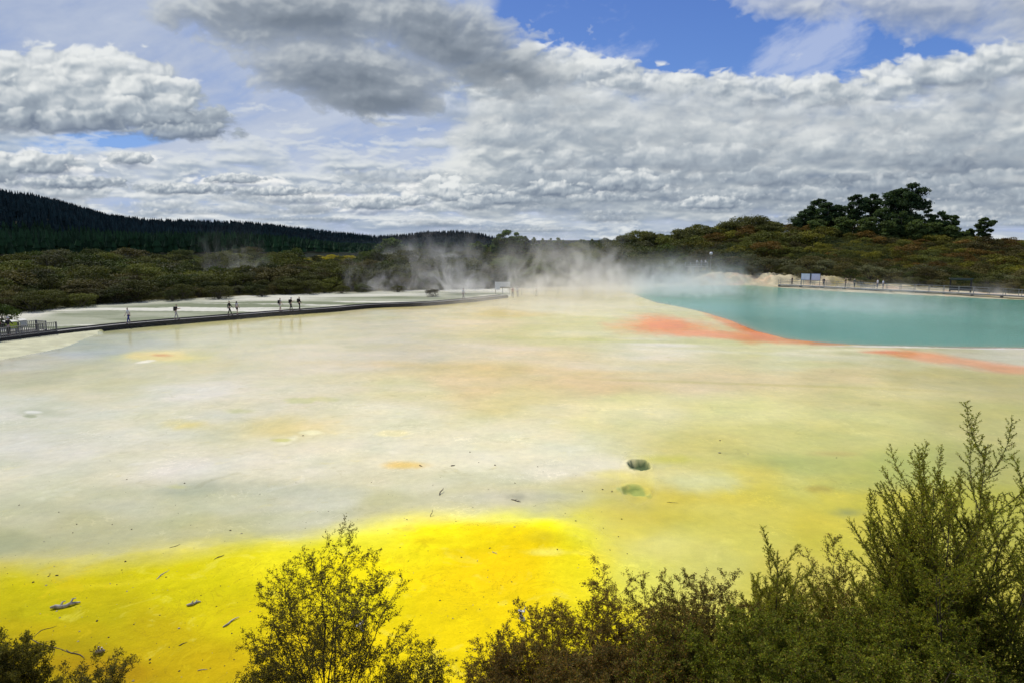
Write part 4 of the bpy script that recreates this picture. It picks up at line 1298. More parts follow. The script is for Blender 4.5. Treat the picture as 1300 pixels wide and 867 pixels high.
def skinned(name, V_, E_, R_, mat, parent, sub=1, root=0):
    me = bpy.data.meshes.new(name); me.from_pydata([tuple(v) for v in V_], E_, [])
    o = bpy.data.objects.new(name, me); C.objects.link(o); o.parent = parent
    me.materials.append(mat)
    o.modifiers.new('Skin', 'SKIN').use_smooth_shade = True
    for i, sv in enumerate(me.skin_vertices[0].data):
        sv.radius = R_[i] if hasattr(R_[i], '__len__') else (R_[i], R_[i]); sv.use_root = (i == root)
    s_ = o.modifiers.new('Subdivision', 'SUBSURF'); s_.levels = sub; s_.render_levels = sub
    return o


def person(x, y, z, face, label, top, legs, hair, shoes=(0.03, 0.03, 0.03), hgt=1.7, stride=0.22, arms='swing', shorts=False, sleeves=False,
           lean=0.0, pack=None, hat=None, long_hair=False, group=None, skirt=False):
    k = hgt / 1.7
    root = empty('person', (x, y, z), face)
    tag(root, label, 'person', group)
    L_ = lambda h: lean * max(h - 0.9, 0)
    pv = lambda a, b_, c_: (a * k, (b_ + L_(c_)) * k, c_ * k)
    sh = 0.175; hp = 0.085
    V_ = [pv(0, 0, .93), pv(0, 0.005, 1.10), pv(0, 0.01, 1.28), pv(0, 0, 1.40), pv(0, 0.0, 1.47), pv(0, 0.015, 1.53), pv(0, 0.015, 1.62), pv(0, 0.01, 1.685), pv(0, 0.095, 1.575)]
    R_ = [(.135, .10), (.115, .09), (.14, .10), (.10, .075), (.05, .05), (.062, .075), (.075, .09), (.055, .065), .012]
    E_ = [(0, 1), (1, 2), (2, 3), (3, 4), (4, 5), (5, 6), (6, 7), (5, 8)]
    def add(pts, rads, at):
        for p_, r_ in zip(pts, rads):
            V_.append(p_); R_.append(r_); E_.append((at, len(V_) - 1)); at = len(V_) - 1
        return at
    armj = {}
    for s_ in (-1, 1):
        sw = s_ * stride * 0.75
        if arms == 'fwd' : el, wr = (s_ * .21, .10, 1.16), (s_ * .15, .36, 1.22)
        elif arms == 'rail': el, wr = (s_ * .24, .10, 1.17), (s_ * .22, .34, 1.06)
        elif arms == 'hips': el, wr = (s_ * .33, -.05, 1.16), (s_ * .20, .06, 1.0)
        else: el, wr = (s_ * .225, sw * .5, 1.15), (s_ * .235, sw + .08, .93)
        w_ = pv(*wr)
        e_ = add([pv(s_ * sh, 0, 1.385), pv(*el), w_], [.052, .040, .028], 3)
        dr = Vector(wr) - Vector(el); dr.normalize()
        pm = Vector(wr) + dr * 0.075
        hnd = add([pv(*pm)], [(.030, .018)], e_)
        side = Vector((0, 1, 0)) if abs(dr.z) > .6 else Vector((1, 0, 0))
        inn = Vector((-s_, 0, 0)) if abs(dr.z) > .6 else Vector((0, 0, -1))
        for f_ in range(4):
            o_ = side * ((f_ - 1.5) * 0.019); ln = (0.062, 0.075, 0.070, 0.052)[f_]
            a_ = pm + o_ + dr * 0.03; b_ = a_ + dr * ln * .55; c_ = b_ + dr * ln * .35 + inn * 0.018
            add([pv(*a_), pv(*b_), pv(*c_)], [.0085, .008, .007], hnd)
        a_ = Vector(wr) + dr * .03 + side * .03; b_ = a_ + side * .022 + dr * .03
        add([pv(*a_), pv(*b_)], [.010, .008], e_)
        armj[s_] = (pv(s_ * sh, 0, 1.385), pv(*el), w_)
    legj = {}
    for s_ in (-1, 1):
        st = -s_ * stride
        kn = pv(s_ * .095, st * .55 + (.04 if st < 0 else .03), .50); an = pv(s_ * .09, st, .085 + (.05 if st < -0.1 else 0)); toe = pv(s_ * .10, st + .15, .035 + (.0 if st > -0.1 else .01))
        add([pv(s_ * hp, 0, .86), kn, an, toe], [.085, .055, .038, (.036, .025)], 0)
        legj[s_] = (pv(s_ * hp, 0, .86), kn, an, toe)
    skinned('body', V_, E_, R_, M_SKIN, root, 1)
    # shirt
    v2 = [V_[0], V_[1], V_[2], V_[3]]; e2 = [(0, 1), (1, 2), (2, 3)]; r2 = [(.148, .115), (.130, .105), (.155, .118), (.112, .088)]
    for s_ in (-1, 1):
        a_, b_, c_ = armj[s_]; b0 = len(v2)
        mid = tuple(np.array(b_) * (1.0 if sleeves else .62) + np.array(a_) * (0 if sleeves else .38))
        v2 += [a_, mid]; r2 += [.066, .055]; e2 += [(3, b0), (b0, b0 + 1)]
        if sleeves:
            v2.append(tuple(np.array(b_) * .1 + np.array(c_) * .9)); r2.append(.042); e2.append((b0 + 1, b0 + 2))
    skinned('shirt', v2, e2, r2, cloth(top), root, 1)
    v3 = [tuple(np.array(V_[0]) + [0, 0, .04 * k])]; r3 = [(.150, .118)]; e3 = []
    for s_ in (-1, 1):
        h_, kn, an, toe = [np.array(q) for q in legj[s_]]; b0 = len(v3)
        v3.append(tuple(h_)); r3.append(.100 if not skirt else .12); e3.append((0, b0))
        if shorts: v3.append(tuple(h_ * .35 + kn * .65)); r3.append(.084 if not skirt else .11); e3.append((b0, b0 + 1))
        else:
            v3 += [tuple(kn), tuple(kn * .1 + an * .9)]; r3 += [.070, .052]; e3 += [(b0, b0 + 1), (b0 + 1, b0 + 2)]
    skinned('shorts' if shorts else 'trousers', v3, e3, r3, cloth(legs), root, 1)
    for s_ in (-1, 1):
        h_, kn, an, toe = [np.array(q) for q in legj[s_]]
        hl_ = an + np.array([0, -.04, -.04]) * k
        skinned('shoe', [hl_, an * .5 + toe * .5 + np.array([0, 0, -.025]) * k, toe + np.array([0, .02, -.005]) * k], [(0, 1), (1, 2)], [(.045, .040), (.046, .036), (.042, .028)], cloth(shoes), root, 1)
    hv = [V_[7], tuple(np.array(V_[6]) + [0, -.03 * k, .01 * k])]; hr = [(.072, .085), (.086, .092)]; he = [(0, 1)]
    if long_hair: hv += [tuple(np.array(V_[5]) + [0, -.07 * k, -.02]), tuple(np.array(V_[3]) + [0, -.11 * k, .0])]; hr += [(.075, .06), (.06, .035)]; he += [(1, 2), (2, 3)]
    skinned('hair', hv, he, hr, cloth(hair), root, 1)
    if hat:
        m = MB(); c_ = np.array(V_[7])
        m.tube([tuple(c_ + [0, .02, -.045]), tuple(c_ + [0, .02, -.03])], [.17, .16], 12); m.tube([tuple(c_ + [0, 0, -.04]), tuple(c_ + [0, 0, .05]), tuple(c_ + [0, 0, .065])], [.105, .09, .05], 12)
        m.build('hat', cloth(hat), root, True)
    if pack:
        c0 = root.matrix_basis @ Vector(pv(0, -.19, 1.24)) if False else None
        bx = empty('backpack', (x, y, z), face)
        bp = bpy.data.meshes.new('bag')
        m = MB(); cz = 1.24; ly = -.20 + L_(1.24)
        m.hexa([((-.14) * k, (ly - .09) * k, (cz - .24) * k), (.14 * k, (ly - .09) * k, (cz - .24) * k), (.15 * k, (ly + .08) * k, (cz - .25) * k), (-.15 * k, (ly + .08) * k, (cz - .25) * k),
                (-.11 * k, (ly - .06) * k, (cz + .20) * k), (.11 * k, (ly - .06) * k, (cz + .20) * k), (.13 * k, (ly + .09) * k, (cz + .22) * k), (-.13 * k, (ly + .09) * k, (cz + .22) * k)])
        b_ = m.build('bag', cloth(pack), bx); bv = b_.modifiers.new('Bevel', 'BEVEL'); bv.width = 0.04; bv.segments = 3
        for s_ in (-1, 1):
            m = MB(); m.tube([(s_ * .08 * k, (ly + .06) * k, (cz + .19) * k), (s_ * .10 * k, (ly + .20) * k, (cz + .20) * k), (s_ * .105 * k, (ly + .31) * k, (cz + .06) * k), (s_ * .12 * k, (ly + .14) * k, (cz - .18) * k)], .016, 6)
            m.build('strap', cloth(pack), bx, True)
        tag(bx, 'dark backpack on the back of the ' + label, 'backpack', None)
        bx['label'] = pack_label(label)
    return root


def pack_label(l):
    w = ('dark backpack worn by the ' + l).split()
    return ' '.join(w[:16])

# ------------------------------------------------------------------ boardwalk along the terrace
M_DECK = plain('weathered_planks', (0.24, 0.23, 0.20), 0.8, 0.3, 3)
M_DARKW = plain('dark_timber', (0.022, 0.020, 0.017), 0.8, 0.4, 5)
M_GREYW = plain('grey_rail_timber', (0.20, 0.19, 0.17), 0.8, 0.3, 6)
M_PALEW = plain('pale_rail_timber', (0.30, 0.30, 0.27), 0.75, 0.25, 6)

wp = [Vector((*P(a_, b_, 0.0), 0)) for a_, b_ in WALK]
# even out and round the corners
def path_resample(pl, step):
    L = [0]
    for i in range(len(pl) - 1): L.append(L[-1] + (pl[i + 1] - pl[i]).length)
    n = int(L[-1] / step); out = []
    for k in range(n + 1):
        s_ = L[-1] * k / n
        out.append(Vector([np.interp(s_, L, [p[i] for p in pl]) for i in range(3)]))
    for _ in range(3):
        out = [out[0]] + [(out[i - 1] + out[i] * 2 + out[i + 1]) / 4 for i in range(1, len(out) - 1)] + [out[-1]]
    return out
WP = path_resample(wp, 1.2)
def side_of(pl, i):                              # horizontal unit normal pointing away from the viewer
    d_ = (pl[min(i + 1, len(pl) - 1)] - pl[max(i - 1, 0)]).normalized()
    n_ = Vector((-d_.y, d_.x, 0))
    return n_ if n_.y > 0 else -n_


def ribbon(pl, o0, o1, z0, z1, name, mat, parent, wf=None):
    m = MB()
    A_ = [p + side_of(pl, i) * (o0 if wf is None else o0 * wf(i)) for i, p in enumerate(pl)]
    B_ = [p + side_of(pl, i) * (o1 if wf is None else o1 * wf(i)) for i, p in enumerate(pl)]
    for i in range(len(pl) - 1):
        m.hexa([(A_[i].x, A_[i].y, z0), (A_[i + 1].x, A_[i + 1].y, z0), (B_[i + 1].x, B_[i + 1].y, z0), (B_[i].x, B_[i].y, z0),
                (A_[i].x, A_[i].y, z1), (A_[i + 1].x, A_[i + 1].y, z1), (B_[i + 1].x, B_[i + 1].y, z1), (B_[i].x, B_[i].y, z1)])
    return m.build(name, mat, parent)

bw = empty('boardwalk', (0, 0, 0))
tag(bw, 'long low dark boardwalk crossing the pale terrace at the left', 'boardwalk')
ribbon(WP, 0.06, 1.64, 0.34, 0.40, 'deck', M_DECK, bw)
ribbon(WP, 0.0, 0.055, 0.06, 0.44, 'edge_board', M_DARKW, bw)
ribbon(WP, 1.645, 1.70, 0.06, 0.52, 'edge_board', M_DARKW, bw)
for off in (0.12, 1.5):
    kb = ribbon(WP, off, off + 0.09, 0.403, 0.48, 'kerb_rail', M_DARKW, bw)
for i in range(1, len(WP) - 1, 3):
    p = WP[i] + side_of(WP, i) * 0.85
    m = MB(); m.box(-.08, .08, -.72, .72, -0.02, .335)
    b_ = m.build('bearer', M_DARKW, bw); b_.location = (p.x, p.y, 0); s_ = side_of(WP, i); b_.rotation_euler.z = math.atan2(s_.y, s_.x) - math.pi / 2


def walk_at(px, off=0.85):
    best = min(range(len(WP)), key=lambda i: abs(float(psx(WP[i].x, WP[i].y)) - px))
    # interpolate neighbour
    j = min(best + 1, len(WP) - 1)
    a_, b_ = float(psx(WP[best].x, WP[best].y)), float(psx(WP[j].x, WP[j].y))
    t = 0 if abs(b_ - a_) < 1e-6 else max(-1, min(1, (px - a_) / (b_ - a_)))
    p = WP[best].lerp(WP[j], t) + side_of(WP, best) * off
    d_ = (WP[j] - WP[max(best - 1, 0)]).normalized()
    return p, math.atan2(d_.y, d_.x)                  # heading of the path, left to right


def railing(name, pts, z0, h, mat, label, cat, every=1.8, bal=0.17, rails=(1.0, 0.12), group=None, pw=0.09, zf=None):
    root = empty(name, tuple(pts[0][:2]) + (z0,))
    tag(root, label, cat, group)
    o_ = Vector((pts[0][0], pts[0][1], z0))
    L = [0]
    pl = [Vector((p[0], p[1], z0 if zf is None else zf(p))) for p in pts]
    for i in range(len(pl) - 1): L.append(L[-1] + (pl[i + 1] - pl[i]).length)
    def at(s_): return Vector([np.interp(s_, L, [p[i] for p in pl]) for i in range(3)])
    n = max(1, round(L[-1] / every))
    base = None
    for k in range(n + 1):
        p = at(L[-1] * k / n)
        if base is None:
            m = MB(); m.box(-pw / 2, pw / 2, -pw / 2, pw / 2, -0.12, h + .04); base = m.build('post', mat, root); o2 = base
        else:
            o2 = base.copy(); C.objects.link(o2); o2.parent = root
        o2.location = p - o_
    for f_ in rails:
        m = MB()
        for k in range(n):
            a_ = at(L[-1] * k / n) - o_; b_ = at(L[-1] * (k + 1) / n) - o_
            m.bar(a_ + Vector((0, 0, h * f_)), b_ + Vector((0, 0, h * f_)), (0.11 if bal else .07) if f_ > .95 else .035, (.07 if bal else .05) * (.65 if f_ > .95 else 1))
        m.build('rail', mat, root)
    if bal:
        nb = min(int(L[-1] / bal), 98); base = None
        for k in range(nb):
            p = at(L[-1] * (k + .5) / nb)
            if base is None:
                m = MB(); m.box(-.02, .02, -.02, .02, h * rails[-1], h * .98); base = m.build('baluster', mat, root); o2 = base
            else:
                o2 = base.copy(); C.objects.link(o2); o2.parent = root
            o2.location = p - o_
    return root

# wider lookout at the left end
pq = [WP[i] for i in range(len(WP)) if float(psx(WP[i].x, WP[i].y)) < 77]
m = MB()
lk = empty('viewing_platform', (pq[0].x, pq[0].y, 0))
tag(lk, 'grey timber viewing platform widening the left end of the boardwalk', 'platform')
lk.location = (0, 0, 0)
ribbon(pq, 1.72, 3.4, 0.34, 0.41, 'deck', M_DECK, lk)
ribbon(pq, 3.405, 3.46, 0.05, 0.46, 'edge_board', M_DARKW, lk)
railing('railing', [p + side_of(pq, i) * 0.10 for i, p in enumerate(pq)], 0.41, 0.98, M_GREYW, 'grey slatted timber railing on the near side of the left platform', 'railing')
railing('railing', [p + side_of(pq, i) * 3.32 for i, p in enumerate(pq)], 0.41, 0.98, M_GREYW, 'grey slatted timber railing on the far side of the left platform', 'railing')
e_ = pq[-1]; s_ = side_of(pq, len(pq) - 1)
railing('railing', [e_ + s_ * 1.75, e_ + s_ * 3.22], 0.41, 0.98, M_GREYW, 'short end railing closing the left platform beside the open boardwalk', 'railing', every=1.5)

simple_shrub('manuka_shrub', -8, 90, 2.8, 2.6, (.060, .085, .016), 'green shrub behind the left platform at the picture edge', 'shrub', seed=561)
simple_shrub('manuka_shrub', -24, 92, 3.4, 3.6, (.060, .075, .018), 'dark shrub behind the green one at the left edge', 'shrub', seed=562)
# reading desks behind the railing
M_LIME = plain('lime_panel', (0.42, 0.50, 0.04), 0.5, 0.1, 4); M_CREAM = plain('cream_panel', (0.50, 0.49, 0.40), 0.5, 0.08, 4)
for (q_, off, wd, mt, lb) in ((40, 2.7, 1.0, M_LIME, 'lime green information desk with pale top on the left platform'), (56, 2.9, 0.6, M_CREAM, 'small cream topped information desk near the platform end')):
    p, hd = walk_at(q_, off)
    root = empty('information_desk', (p.x, p.y, 0.41), hd)
    m = MB(); m.hexa([(-wd / 2, -.05, .55), (wd / 2, -.05, .55), (wd / 2, 0.0, .50), (-wd / 2, 0.0, .50), (-wd / 2, -.02, 1.12), (wd / 2, -.02, 1.12), (wd / 2, .03, 1.12), (-wd / 2, .03, 1.12)]); m.build('front_panel', mt, root)
    m = MB(); m.hexa([(-wd / 2 - .03, -.06, 1.125), (wd / 2 + .03, -.06, 1.125), (wd / 2 + .03, .45, 1.25), (-wd / 2 - .03, .45, 1.25), (-wd / 2 - .03, -.06, 1.155), (wd / 2 + .03, -.06, 1.155), (wd / 2 + .03, .45, 1.28), (-wd / 2 - .03, .45, 1.28)]); m.build('top_board', M_CREAM, root)
    for sx__ in (-1, 1):
        m = MB(); m.box(sx__ * wd * .4 - .035, sx__ * wd * .4 + .035, .04, .11, 0, 1.15); m.build('leg', M_GREYW, root)
    tag(root, lb, 'sign')

WHITE, BLACK, DK, NAVY, SKINNY = (0.72, 0.72, 0.70), (0.012, 0.012, 0.014), (0.03, 0.03, 0.035), (0.03, 0.04, 0.22), (0.5, 0.4, 0.33)
def on_walk(px, off, turn, *a, **k):
    p, hd = walk_at(px, off)
    return person(p.x, p.y, 0.403, hd - math.pi / 2 + turn, *a, **k)
# facing 0 = walking left to right along the boards
on_walk(170, .8, math.pi, 'walker in white top and blue shorts, nearest alone on the boardwalk', WHITE, NAVY, (0.04, 0.025, 0.015), shorts=False, stride=.20, lean=.08)
on_walk(229, .8, 0, 'walker with dark shirt and pale trousers carrying a black backpack', DK, (0.5, 0.47, 0.42), (0.02, 0.015, 0.01), stride=.24, arms='fwd', lean=.14, pack=BLACK, hgt=1.72)
on_walk(297, .75, 0, 'person dressed all in black striding on the middle of the boardwalk', BLACK, BLACK, BLACK, stride=.27, hgt=1.76, sleeves=True)
on_walk(307.5, .95, 0.2, 'long-haired person in white top and dark shorts next to black-clad walker', (0.62, 0.60, 0.58), DK, (0.03, 0.02, 0.015), shorts=True, long_hair=True, stride=.1, hgt=1.64)
on_walk(361, .8, 0.1, 'person in pale clothes with large dark backpack, first of three walkers', (0.55, 0.53, 0.5), (0.62, 0.6, 0.56), BLACK, stride=.16, lean=.06, pack=BLACK, shorts=True)
on_walk(374.5, .8, 0, 'person in dark clothes with white hat, middle of three walkers', DK, BLACK, BLACK, stride=.22, arms='fwd', hat=WHITE, pack=BLACK, lean=.08)
on_walk(385.5, .9, 0, 'person dressed in black with backpack, last of three walkers', BLACK, BLACK, BLACK, stride=.10, pack=(0.04, 0.03, 0.03), hgt=1.74, sleeves=True)
on_walk(593.5, .8, -.3, 'distant walker in white top and grey trousers near the far sign', WHITE, (0.2, 0.19, 0.18), (0.2, 0.15, 0.1), stride=.22, sleeves=True)
on_walk(24.5, 1.4, math.pi * .15, 'person in black with pale cap at the left platform railing', BLACK, BLACK, BLACK, arms='rail', stride=.05, hat=(0.6, 0.58, 0.55), lean=.1, sleeves=True, hgt=1.75)
on_walk(17.0, 2.2, math.pi * .35, 'person in dark red shirt behind another on the left platform', (0.16, 0.02, 0.02), BLACK, BLACK, arms='hips', stride=.05, hgt=1.75, sleeves=True)

# ------------------------------------------------------------------ far end of the boardwalk: sign, rail, visitors
M_WP = plain('white_board', (0.74, 0.74, 0.70), 0.5, 0.08, 3)
x_, y_ = P(638, 376.5); z_ = float(H(x_, y_))
sg = empty('notice_board', (x_, y_ + 1.5, z_)); tag(sg, 'wide white notice board on posts at the far end of the boardwalk', 'sign')
m = MB(); m.box(-1.3, 1.3, -.03, .03, 1.30, 2.15); m.build('board', M_WP, sg)
m = MB(); m.box(-1.3, -.45, -.031, .031, .80, 1.297); m.build('lower_panel', M_WP, sg)
for a_ in (-1.22, 0.0, 1.22):
    m = MB(); m.box(a_ - .05, a_ + .05, .035, .12, -.1, 2.2); m.build('post', M_GREYW, sg)
m = MB(); m.box(-1.36, 1.36, -.10, .16, 2.155, 2.22); m.build('cap', M_GREYW, sg)
for (q_, py_, lb, top, lg, tn) in ((651, 379, 'visitor in pink top standing just right of the far notice board', (0.5, 0.28, 0.25), (0.3, 0.28, 0.26), .4), (657, 378, 'visitor in white top beside the pink-topped visitor', WHITE, (0.45, 0.43, 0.40), 2.9),
                                   (681, 377, 'visitor in white alone at the pale rail in the steam', WHITE, (0.5, 0.5, 0.46), 1.2)):
    x_, y_ = P(q_, py_)
    person(x_, y_, float(H(x_, y_)), tn, lb, top, lg, (0.05, 0.03, 0.02), stride=.08, hat=(WHITE if q_ == 657 else None))
pp = [P(a_, b_) for a_, b_ in ((662, 376.5), (672, 376), (690, 375), (712, 374), (740, 373))]
railing('handrail', pp, float(H(*pp[0])), 1.05, M_PALEW, 'pale timber handrail running into the steam beyond the notice board', 'railing', every=2.4, bal=None, rails=(1.0, .5), zf=lambda p: float(H(p[0], p[1])))

# ------------------------------------------------------------------ far shore of the teal pool
SH = [(988, 364.0), (1010, 364.8), (1060, 367.4), (1100, 369.6), (1150, 372.0), (1200, 374.2), (1250, 376.8), (1300, 379.2), (1360, 384), (1420, 391)]
sh_pts = path_resample([Vector((*P(a_, b_, .1), 0)) for a_, b_ in SH], 2.0)
bw2 = empty('boardwalk', (0, 0, 0)); tag(bw2, 'pale boardwalk following the far shore of the teal pool', 'boardwalk')
ribbon(sh_pts, 0.0, 1.5, 0.44, 0.50, 'deck', plain('pale_deck', (0.52, 0.47, 0.38), 0.8, 0.2, 3), bw2)
ribbon(sh_pts, -0.06, -0.005, 0.30, 0.52, 'edge_board', M_PALEW, bw2)
for i in range(0, len(sh_pts), 2):
    m = MB(); m.box(-.07, .07, 0.05, 1.4, -.3, .435); b_ = m.build('pile', M_GREYW, bw2)
    s_ = side_of(sh_pts, i); b_.location = sh_pts[i]; b_.rotation_euler.z = math.atan2(s_.y, s_.x) - math.pi / 2
railing('railing', [p + side_of(sh_pts, i) * .08 for i, p in enumerate(sh_pts)], .50, 1.02, M_PALEW, 'pale railing with thin bars on the pool side of the far boardwalk', 'railing', every=2.2, pw=.06, bal=None, rails=(1.0, .68, .36))
railing('railing', [p + side_of(sh_pts, i) * 1.42 for i, p in enumerate(sh_pts) if i < 16 or i > 22], .50, 1.02, M_PALEW, 'pale railing on the cliff side of the far boardwalk', 'railing', every=2.2, pw=.06, bal=None, rails=(1.0, .5))


def on_shore(px, off=0.8):
    best = min(range(len(sh_pts)), key=lambda i: abs(float(psx(sh_pts[i].x, sh_pts[i].y)) - px))
    j = min(best + 1, len(sh_pts) - 1); a_, b_ = float(psx(sh_pts[best].x, sh_pts[best].y)), float(psx(sh_pts[j].x, sh_pts[j].y))
    t = max(-1, min(1, (px - a_) / max(b_ - a_, .01)))
    return sh_pts[best].lerp(sh_pts[j], t) + side_of(sh_pts, best) * off
for (q_, lb, top, lg, tn, hg) in ((999.5, 'person in brown standing left of the twin information panels', (0.09, 0.06, 0.04), (0.05, 0.04, 0.04), .5, 1.55), (1038.5, 'dark-clothed person right of the twin information panels', (0.03, 0.035, 0.03), DK, 2.6, 1.6),
                                  (1066, 'person in dark brown coat standing before the pale cliff', (0.05, 0.035, 0.025), (0.03, 0.025, 0.025), 1.3, 1.78), (1077, 'person in grey-green top standing before the pale cliff', (0.08, 0.11, 0.08), (0.05, 0.06, 0.06), -1.3, 1.74),
                                  (1106.5, 'person in white shirt and blue-grey trousers, left of a pair', WHITE, (0.14, 0.17, 0.24), 1.6, 1.76), (1113.5, 'person in pale blue shirt, right of the pair on the far boardwalk', (0.55, 0.6, 0.66), (0.10, 0.12, 0.18), -1.5, 1.72)):
    p = on_shore(q_)
    person(p.x, p.y, .503, tn, lb, top, lg, (0.04, 0.03, 0.02), hgt=hg, stride=.06, sleeves=q_ < 1100)

# twin information panels
p = on_shore(1018.5, 2.0)
sg = empty('information_board', (p.x, p.y, 0.2), -math.atan2(p.x, p.y)); tag(sg, 'twin white information panels in dark frames on the far shore', 'sign')
M_FR = plain('slate_blue_frame', (0.06, 0.075, 0.11), 0.5, 0.1, 5)
for a_, cc_ in ((-.92, (0.88, 0.90, 0.92)), (.92, (0.76, 0.74, 0.84))):
    m = MB()
    m.box(a_ - .86, a_ + .86, -.04, .02, 1.20, 1.28); m.box(a_ - .86, a_ + .86, -.04, .02, 2.52, 2.60)
    m.box(a_ - .86, a_ - .78, -.041, .021, 1.28, 2.52); m.box(a_ + .78, a_ + .86, -.041, .021, 1.28, 2.52); m.build('frame', M_FR, sg)
    m = MB(); m.box(a_ - .778, a_ + .778, -.03, .0, 1.282, 2.518); m.build('panel', plain('panel_face', cc_, 0.35, 0.06, 1.2), sg)
for a_ in (-1.7, 0.0, 1.7):
    m = MB(); m.box(a_ - .05, a_ + .05, .025, .12, -.3, 2.66); m.build('post', M_FR, sg)

# picnic shelter
p = on_shore(1206, 3.4); zb = float(H(p.x, p.y))
sl = empty('shelter', (p.x, p.y, zb), -math.atan2(p.x, p.y) * .9); tag(sl, 'small open timber shelter with dark green roof on the far shore', 'shelter')
M_GRN = plain('dark_green_roofing', (0.035, 0.065, 0.055), 0.6, 0.25, 4)
m = MB(); m.hexa([(-1.75, -1.1, 2.55), (1.75, -1.1, 2.55), (1.75, 1.1, 2.40), (-1.75, 1.1, 2.40), (-1.75, -1.1, 2.68), (1.75, -1.1, 2.68), (1.75, 1.1, 2.53), (-1.75, 1.1, 2.53)]); m.build('roof', M_GRN, sl)
for a_ in (-1.5, 1.5):
    for b_ in (-.9, .9):
        m = MB(); m.box(a_ - .07, a_ + .07, b_ - .07, b_ + .07, -.3, 2.44); m.build('post', M_DARKW, sl)
m = MB(); m.box(-1.45, 1.45, .93, .99, .35, 1.0); m.build('back_wall', M_DARKW, sl)
m = MB(); m.box(-1.4, 1.4, .45, .85, .42, .48); m.build('bench_seat', M_DARKW, sl)
m = MB(); m.box(-1.57, 1.57, -1.0, -.92, 2.3, 2.5); m.build('beam', M_GRN, sl)

# upper lookout with white rail, lamp and visitors
x0_, y0_ = polar(871, 164); x1_, y1_ = polar(899, 163)
zt = CAMH - (337.5 - HOR) / 876 * 166
lo = empty('viewing_platform', (0, 0, 0)); tag(lo, 'raised timber lookout deck in the scrub above the steaming shore', 'platform')
a_, b_ = Vector((x0_, y0_, zt)), Vector((x1_, y1_, zt)); dn_ = (b_ - a_).normalized(); nn = Vector((-dn_.y, dn_.x, 0))
m = MB(); m.bar(a_ + nn * .9, b_ + nn * .9, 1.8, .12); m.build('deck', M_GREYW, lo)
for f_ in (.02, .35, .67, .98):
    for oo in (.15, 1.65):
        p = a_.lerp(b_, f_) + nn * oo
        m = MB(); m.tube([(p.x, p.y, float(H(p.x, p.y)) - .3), (p.x, p.y, zt - .07)], .09, 6); m.build('pile', M_DARKW, lo)
railing('railing', [a_ + nn * .1, b_ + nn * .1], zt + .06, 1.0, M_PALEW, 'pale rail of the raised lookout left of the white lamp', 'railing', every=1.2, bal=None, rails=(1.0, .5))
for f_, lb, cc_ in ((.50, 'visitor in white leaning at the raised lookout rail, leftmost of three', (0.6, 0.6, 0.58)), (.70, 'visitor in grey-white at the raised lookout rail, middle of three', (0.48, 0.48, 0.47)), (.88, 'visitor in bright white at the raised lookout rail, rightmost of three', (0.8, 0.78, 0.72))):
    p = a_.lerp(b_, f_) + nn * .55
    person(p.x, p.y, zt + .06, 3.1 + f_, lb, cc_, (0.08, 0.08, 0.09), (0.06, 0.04, 0.03), arms='rail', stride=.04, sleeves=True, lean=.15)
x_, y_ = polar(903.5, 163); zg = float(H(x_, y_)); zl = CAMH - (321.5 - HOR) / 876 * 163
lp = empty('street_lamp', (x_, y_, zg)); tag(lp, 'thin lamp post with round white globe beside the raised lookout', 'lamp')
m = MB(); m.tube([(0, 0, -.2), (0, 0, zl - zg - .3)], [.06, .04], 6); m.build('post', M_PALEW, lp)
ms = bpy.data.meshes.new('globe'); bm_ = __import__('bmesh').new(); __import__('bmesh').ops.create_icosphere(bm_, subdivisions=3, radius=.36); bm_.to_mesh(ms); bm_.free()
for p_ in ms.polygons: p_.use_smooth = True
gl = bpy.data.objects.new('globe', ms); C.objects.link(gl); gl.parent = lp; gl.location = (0, 0, zl - zg); ms.materials.append(M_WP)

# ------------------------------------------------------------------ rocks, driftwood, chips
def rock(name, q_, r_, rx, ry, rz, mat, label, seed, xy=None, cat='rock', group=None, sink=.3):
    import bmesh
    x_, y_ = polar(q_, r_) if xy is None else xy
    bm_ = bmesh.new(); bmesh.ops.create_icosphere(bm_, subdivisions=3, radius=1)
    rr = random.Random(seed)
    ph_ = [rr.uniform(0, 6) for _ in range(6)]
    for v in bm_.verts:
        c_ = v.co.copy(); k = 1 + .18 * math.sin(c_.x * 3 + ph_[0]) + .14 * math.sin(c_.y * 4.3 + ph_[1]) * math.cos(c_.z * 3 + ph_[2]) + .07 * math.sin(c_.x * 9 + ph_[3]) * math.sin(c_.y * 8 + ph_[4])
        v.co = Vector((c_.x * rx, c_.y * ry, c_.z * rz)) * k
    me = bpy.data.meshes.new(name); bm_.to_mesh(me); bm_.free(); me.materials.append(mat)
    o = bpy.data.objects.new(name, me); C.objects.link(o); o.location = (x_, y_, float(H(x_, y_)) + rz * (1 - 2 * sink) * .5)
    o.rotation_euler.z = rr.uniform(0, 3)
    tag(o, label, cat, group)
    return o
M_PROCK = plain('pale_silica', (0.55, 0.50, 0.40), 0.85, 0.25, 1.5, bmp=.6)
rock('rock_outcrop', 1020, 191, 2.0, 1.2, .9, M_PROCK, 'long pale rock outcrop at the left foot of the hilltop pines', 1, sink=-.6).rotation_euler.z = 0
rock('rock_outcrop', 1034, 191, 1.6, 1.0, .75, M_PROCK, 'smaller pale rock beside the long outcrop under the pines', 2, sink=-.6).rotation_euler.z = 0
simple_shrub('manuka_shrub', 548, 112, 1.5, 1.7, (.060, .052, .022), 'small dark shrub standing alone where the boardwalk reaches the scrub', 'shrub', seed=555)

